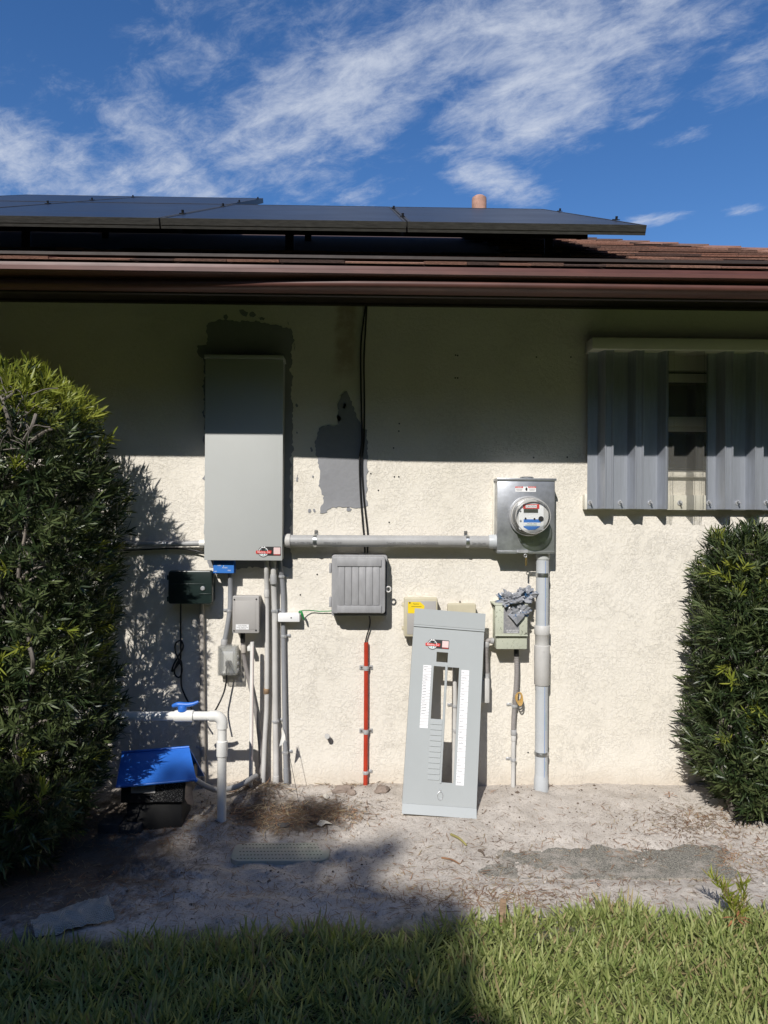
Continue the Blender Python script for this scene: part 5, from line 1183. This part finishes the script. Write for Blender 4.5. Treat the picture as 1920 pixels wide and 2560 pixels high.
litter('root_litter', 'tangle of dry roots and straw dug up between the pipes', 1700, 9, [reg(745, 2045, .14, .055, .6), reg(870, 1985, .10, .018, .15), reg(650, 2010, .06, .03, .25)], .03, .10, .0032, ['bark', 'bark', 'dry_needle', 'dry_straw', 'bark', 'stone'])
# concrete slab half buried in the sand
pr = [G(1895, 2190, -.07), G(1890, 2130, -.07), G(1850, 2092, -.07)]
sx0, sx1, sy0, sy1 = .30, G(1893, 2190, -.07).x, G(1500, 2192, -.07).y, G(1700, 2084, -.07).y
bm = bmesh.new(); add_box(bm, sx0, sx1, sy0, sy1, -.16, -.0755)
bmesh.ops.bevel(bm, geom=[e for e in bm.edges if abs(e.verts[0].co.z - e.verts[1].co.z) > .01 and e.verts[0].co.x > 1], offset=.10, segments=6, profile=.5, affect='EDGES')
o = bm_obj('concrete_slab', bm, 'aggregate', None); tag(o, 'worn exposed-aggregate concrete slab half buried in the sand at the right', 'slab')
# valve box lid
a, b, c_ = G(583, 2140, -.05), G(822, 2146, -.05), G(700, 2112, -.05)
lid = thing('valve_box_lid', 'grey-green plastic valve box lid lying flush in the sand', 'lid', (a.x, a.y, -.06))
zl_ = max(ground_z((a.x + b.x) / 2 + dx, (a.y + c_.y) / 2 + dy) for dx in (-.12, 0, .12) for dy in (-.03, 0, .03)) + .003
y0_, y1_ = G(700, 2152, zl_).y, G(700, 2106, zl_).y
bm = bmesh.new(); add_box(bm, G(581, 2130, zl_).x, G(824, 2130, zl_).x, y0_, y1_, zl_ - .03, zl_)
bmesh.ops.bevel(bm, geom=[e for e in bm.edges if abs(e.verts[0].co.z - e.verts[1].co.z) > .01], offset=.045, segments=6, profile=.5, affect='EDGES')
bmesh.ops.bevel(bm, geom=[e for e in bm.edges if all(v.co.z > zl_ - .001 for v in e.verts)], offset=.004, segments=2, profile=.5, affect='EDGES')
bm_obj('plate', bm, 'lid_green', lid, 35)
vs, fs = [], []
x0_, x1_ = G(600, 2130, zl_).x, G(808, 2130, zl_).x
for j in range(5):
    for i in range(24):
        cx = x0_ + (x1_ - x0_) * (i + .5 * (j % 2)) / 24; cy_ = y0_ + .02 + (y1_ - y0_ - .04) * j / 4; b_ = len(vs)
        for (dx, dy) in ((-.0028, -.0016), (.0028, -.0016), (.0028, .0016), (-.0028, .0016)): vs += [(cx + dx, cy_ + dy, zl_ + .0012)]
        for (dx, dy) in ((-.0034, -.0022), (.0034, -.0022), (.0034, .0022), (-.0034, .0022)): vs += [(cx + dx, cy_ + dy, zl_ - .001)]
        fs += [(b_, b_ + 1, b_ + 2, b_ + 3)] + [(b_ + 4 + k, b_ + 4 + (k + 1) % 4, b_ + (k + 1) % 4, b_ + k) for k in range(4)]
tr_ = mesh_obj('tread', vs, fs, 'lid_dark', lid); tr_['kind'] = 'stuff'
# burlap scrap
def burlap():
    p = [G(75, 2345, -.06), G(200, 2268, -.06), G(275, 2262, -.06), G(278, 2302, -.06), G(150, 2345, -.06)]
    c0, c1 = G(80, 2330, -.06), G(272, 2272, -.06); ax = (c1 - c0); L_ = ax.length; ax.normalize(); sd = Vector((-ax.y, ax.x, 0)); vs, fs = [], []; nu, nv = 40, 16
    for i in range(nu + 1):
        for j in range(nv + 1):
            uu_, vv_ = i / nu, j / nv - .5; w = .085 * (.75 + .25 * uu_); q = c0 + ax * (L_ * uu_) + sd * (vv_ * w * 2 + .012 * mnoise.noise(Vector((uu_ * 5, 0, 1))))
            q.z = ground_z(q.x, q.y) + .012 + .030 * math.sin(math.pi * min(1, (j / nv) * 1.02)) ** .6 * (.5 + .5 * uu_) + .014 * mnoise.noise(Vector((uu_ * 6, vv_ * 5, 2))) + .006 * mnoise.noise(Vector((uu_ * 17, vv_ * 13, 2))); vs.append(q)
    for i in range(nu):
        for j in range(nv): k = i * (nv + 1) + j; fs.append((k, k + nv + 1, k + nv + 2, k + 1))
    o = mesh_obj('burlap_sack', vs, fs, 'burlap', None, 70); tag(o, 'folded piece of grey woven sack half buried in sand at the lower left', 'sack')
burlap()
def rock(px, py, rx, ry, rz, seed, label, mat='stone', name='stone', cat='stone', z=None):
    p = G(px, py, -.04); gz = ground_z(p.x, p.y); bm = bmesh.new(); bmesh.ops.create_icosphere(bm, subdivisions=3, radius=1.0); rnd = random.Random(seed); rot = Matrix.Rotation(rnd.uniform(-.5, .5), 3, 'Z')
    for v in bm.verts:
        q = v.co.copy(); f = 1 + .45 * mnoise.noise(q * 1.3 + Vector((seed, 0, 0))) + .18 * mnoise.noise(q * 3.5 + Vector((0, seed, 0))); q = rot @ Vector((q.x * rx * f, q.y * ry * f, q.z * rz * f)); v.co = Vector((p.x, p.y, gz + rz * .35)) + q
    o = bm_obj(name, bm, mat, None, 40); tag(o, label, cat, 'stones by the wall' if cat == 'stone' else None)
rock(955, 2002, .034, .026, .020, 2, 'brown stone half buried right of the red conduit'); rock(858, 2000, .050, .026, .020, 5, 'flat brown stone left of the red conduit foot')
rock(878, 2008, .022, .018, .014, 8, 'small stone between the flat brown stone and the red conduit'); rock(712, 2063, .038, .016, .010, 11, 'dark clod of earth above the valve box lid', 'dark_block', 'earth_clod', 'clod')
def crumbs():
    rng = np.random.default_rng(8); vs, fs = [], []; n = 3800
    x = rng.uniform(-1.9, 1.8, n); y = -np.abs(rng.normal(.45, .32, n)); nn = np.array([mnoise.noise(Vector((a * 3, b * 3, 17))) for a, b in zip(x, y)]); ok = (y < -.02) & (y > -1.2) & (nn > -.15); x, y = x[ok], y[ok]
    base = np.array([(1, 0, 0), (-1, 0, 0), (0, 1, 0), (0, -1, 0), (0, 0, 1), (0, 0, -1)], float); F = [(0, 2, 4), (2, 1, 4), (1, 3, 4), (3, 0, 4), (2, 0, 5), (1, 2, 5), (3, 1, 5), (0, 3, 5)]
    for a, b in zip(x, y):
        r = rng.gamma(2.0, .0012) + .0012; k = len(vs); z = ground_z(a, b) + r * .3
        for q in base * r * rng.uniform(.6, 1.3, (6, 3)) + rng.normal(size=(6, 3)) * r * .15: vs.append((a + q[0], b + q[1], z + q[2] * .8))
        fs += [tuple(i + k for i in f) for f in F]
    mi = np.repeat((rng.random(len(x)) < .30).astype(int), 8)
    o = mesh_obj('crumbs', vs, fs, None, None, None, ['sand', 'bark'], mi); tag(o, 'loose crumbs of sand, grit and bark over the ground', 'grit', kind='stuff')
crumbs()
def scrap(px, py, w, h, seed, label):
    p = G(px, py, -.045); rnd = random.Random(seed); gz = ground_z(p.x, p.y); vs = []; n = 9
    for i in range(n):
        a = 2 * math.pi * i / n; r = rnd.uniform(.6, 1.1); vs.append((p.x + math.cos(a) * w * r, p.y + math.sin(a) * h * r, gz + rnd.uniform(.004, .022)))
    vs.append((p.x, p.y, gz + .026)); vs += [(v[0], v[1], v[2] - .003) for v in vs]
    o = mesh_obj('paper_scrap', vs, [(i, (i + 1) % n, n) for i in range(n)] + [(n + 1 + (i + 1) % n, n + 1 + i, 2 * n + 1) for i in range(n)] + [(i, n + 1 + i, n + 1 + (i + 1) % n, (i + 1) % n) for i in range(n)], 'scrap', None); tag(o, label, 'scrap', 'pale scraps in the dug earth')
scrap(812, 2066, .040, .022, 4, 'larger torn pale scrap above the valve box lid'); scrap(815, 2014, .018, .014, 9, 'small pale scrap left of the flat brown stone')
def star_leaf(px, py, r, seed, label, up=0.0):
    p = G(px, py, -.06 + up); gz = ground_z(p.x, p.y) + .006 + up; rnd = random.Random(seed); vs = [(p.x, p.y, gz + .010)]; fs = []; a0 = rnd.uniform(0, 6.28); n = 6
    for i in range(n):
        a = a0 + 5.2 * i / n; l = r * rnd.uniform(.75, 1.1); b_ = len(vs); curl = rnd.uniform(.0, .018)
        for (t, s) in ((.18, -.10), (.55, -.15), (1.0, 0), (.55, .15), (.18, .10)): vs.append((p.x + math.cos(a + s) * l * t, p.y + math.sin(a + s) * l * t, gz + .010 * (1 - t) + curl * t * t + abs(s) * .03))
        fs += [(0, b_, b_ + 4), (b_, b_ + 1, b_ + 3, b_ + 4), (b_ + 1, b_ + 2, b_ + 3)]
    o = mesh_obj('fallen_leaf', vs, fs, 'dry_leaf', None); tag(o, label, 'leaf', 'dry fallen leaves on the ground')
star_leaf(1676, 2020, .040, 2, 'orange dry leaf on the sand nearest the right hedge'); star_leaf(1489, 2211, .030, 6, 'reddish dry leaf on the sand strip between slab and lawn'); star_leaf(1842, 2296, .060, 9, 'large dry leaf on the lawn edge at far right', .045); star_leaf(1231, 2012, .022, 12, 'small orange leaf on the sand just right of the loose cover'); star_leaf(288, 2188, .022, 15, 'small dark red leaf in the shaded sand above the sack'); star_leaf(1195, 2552, .03, 18, 'dry leaf in the grass at the bottom edge', .07)
def stick(px0, py0, px1, py1, r, mat, label, name='twig'):
    a, b = G(px0, py0, -.06), G(px1, py1, -.06); a.z = ground_z(a.x, a.y) + r; b.z = ground_z(b.x, b.y) + r * 1.4; m_ = a.lerp(b, .5) + Vector((.004, .003, .004))
    o = tube(name, [a, m_, b], [r, r * .9, r * .7], mat, None, 7, 4); tag(o, label, 'twig', 'twigs on the sand')
M('stick_green', (.33, .29, .10), .7, var=.2)
stick(1127, 2093, 1166, 2114, .0055, 'stick_green', 'yellow-green stick on the sand below the loose cover'); stick(1104, 2143, 1150, 2158, .004, 'dry_needle', 'thin brown twig left of the buried slab'); stick(1196, 2125, 1210, 2136, .005, 'bark', 'short dark twig near the yellow-green stick'); stick(1300, 2123, 1312, 2128, .004, 'bark', 'tiny dark twig on the sand above the slab')
p = G(1256, 2290, -.04); gz = ground_z(p.x, p.y)
vs = []
for h in (0, .012):
    for (dx, dy, dz) in ((-.020, -.03, .01), (.004, -.034, .012), (.022, .045, .05), (.002, .05, .05)): vs.append((p.x + dx, p.y + dy, gz + dz + h))
o = mesh_obj('wood_chip', vs, [(3, 2, 1, 0), (4, 5, 6, 7), (0, 1, 5, 4), (1, 2, 6, 5), (2, 3, 7, 6), (3, 0, 4, 7)], 'wood', None); tag(o, 'splinter of brown wood standing at the lawn edge', 'wood')
# marker flag
mfl = thing('marker_flag', 'white utility marker flag on a thin wire in front of the dark grey conduit', 'flag', G(748, 2012, -.03))
tube('wire', [W(749, 2015, .17), W(736, 1950, .165), W(724, 1890, .16), W(711, 1824, .155)], .0012, 'black_metal', mfl, 6, 3)
pts = [W(707, 1823, .155), W(704, 1840, .158), W(698, 1866, .165), W(705, 1862, .16), W(712, 1850, .16), W(718, 1856, .15), W(713, 1838, .155)]
mesh_obj('flag', pts + [q + Vector((0, .001, 0)) for q in pts], [(0, 1, 6), (1, 2, 3, 4), (1, 4, 6), (4, 5, 6), (7, 13, 8), (8, 11, 10, 9), (8, 13, 11), (11, 13, 12)], 'pvc_white', mfl)
# yellow-green shoots at the right edge of the lawn
def shoots():
    rng = np.random.default_rng(4); t = thing('yellow_shoots', 'tuft of yellow-green shoots at the right edge of the lawn', 'plant', G(1868, 2330, -.06)); n = 240
    c = G(1875, 2330, -.06); tt = rng.random(n); k = rng.integers(0, 3, n); bx = np.array([-.09, -.05, .02])[k]; hx = np.array([.14, .11, .12])[k]
    base = np.stack([c.x + bx * tt + rng.normal(size=n) * .004, c.y + .06 + .02 * tt + rng.normal(size=n) * .006, -.06 + hx * tt], 1)
    az = rng.uniform(0, 6.28, n); til = rng.uniform(.35, .9, n); d = np.stack([np.cos(az) * np.sin(til), np.sin(az) * np.sin(til), np.cos(til)], 1); s = unit(np.cross(d, rng.normal(size=(n, 3))))
    leaf_mesh('shoot', base, d, s, rng.uniform(.03, .06, n), rng.uniform(.004, .006, n), rng.uniform(-.15, .1, n), ['leaf_young', 'grass_dry'], (rng.random(n) < .25).astype(int), t)
shoots()

# ------------------------------------------------------------------ tree behind the photographer that shades the left foreground
def shade_tree():
    rng = np.random.default_rng(12); Y0 = -10.5; cx, cz = -6.56, 4.92; hw, hh, hd_ = 4.2, 3.55, 1.2
    t = thing('shade_tree', 'broad leafy tree behind the photographer shading the lawn', 'tree', (cx, Y0, -.08))
    n = 34000; p = rng.uniform(-1, 1, (n * 3, 3)); rr = (np.abs(p) ** 5).sum(1) ** (1 / 5); p = p[(rr < 1) & (rr > .45)][:n]; n = len(p)
    pos = p * np.array([hw, hd_, hh]) + np.array([cx, Y0, cz])
    nzv = np.array([mnoise.noise(Vector(q * .9)) for q in pos]); rr = (np.abs(p) ** 5).sum(1) ** (1 / 5); keep = (rr < .955 + nzv * .09); pos = pos[keep]; n = len(pos)
    d = unit(rng.normal(size=(n, 3))); s = unit(np.cross(d, rng.normal(size=(n, 3))))
    leaf_mesh('crown', pos, d, s, rng.uniform(.22, .40, n), rng.uniform(.10, .18, n), rng.uniform(-.2, .2, n), ['tree_leaf'], np.zeros(n, int), t)
    vs, fs = tube_geo([(cx, Y0, -.1), (cx + .05, Y0, 1.2), (cx - .05, Y0, 2.4), (cx, Y0, 4.0), (cx + .1, Y0, 6.0)], [.26, .2, .18, .14, .06], 12)
    for k in range(7):
        a = 2 * math.pi * k / 7; v, f = tube_geo([(cx, Y0, 1.9 + .25 * k), (cx + math.cos(a) * 1.1, Y0 + math.sin(a) * .7, 3.2 + .25 * k), (cx + math.cos(a) * 2.4, Y0 + math.sin(a) * 1.5, 4.4 + .3 * k)], [.1, .07, .03], 8); b = len(vs); vs += v; fs += [tuple(q + b for q in ff) for ff in f]
    mesh_obj('trunk', vs, fs, 'bark', t, 60)
shade_tree()

def sky_block_trees():  # added trees out of view, there to block sky light and deepen the shade
    rng = np.random.default_rng(44); P = []
    for k in range(25):
        a = R(-96 + 192 * k / 24); d = 16.5 + rng.uniform(-1, 2); cx, cy = math.sin(a) * d, -math.cos(a) * d - 1.5; away = min(1, max(0, (abs(math.degrees(a) + 18.6) - 14) / 16)); top = rng.uniform(7.2, 8.4) + 2.4 * away; w = rng.uniform(2.0, 2.7)
        n = 2300; q = rng.normal(size=(n, 3)); q /= np.linalg.norm(q, axis=1)[:, None]; q *= rng.uniform(.55, 1, n)[:, None] ** .5
        P.append(q * np.array([w, w * .8, top / 2]) + np.array([cx, cy, top / 2]))
        n = 700; P.append(np.stack([cx + rng.uniform(-2.4, 2.4, n), cy + rng.uniform(-1, 1, n), rng.uniform(0, 4, n)], 1))
    pos = np.concatenate(P); n = len(pos); d = unit(rng.normal(size=(n, 3))); s = unit(np.cross(d, rng.normal(size=(n, 3))))
    o = leaf_mesh('sky_block_trees', pos, d, s, rng.uniform(.5, .8, n), rng.uniform(.3, .5, n), rng.uniform(-.2, .2, n), ['tree_leaf'], np.zeros(n, int))
    tag(o, 'unseen tree belt added behind the camera to block sky light', 'trees', kind='stuff')
sky_block_trees()
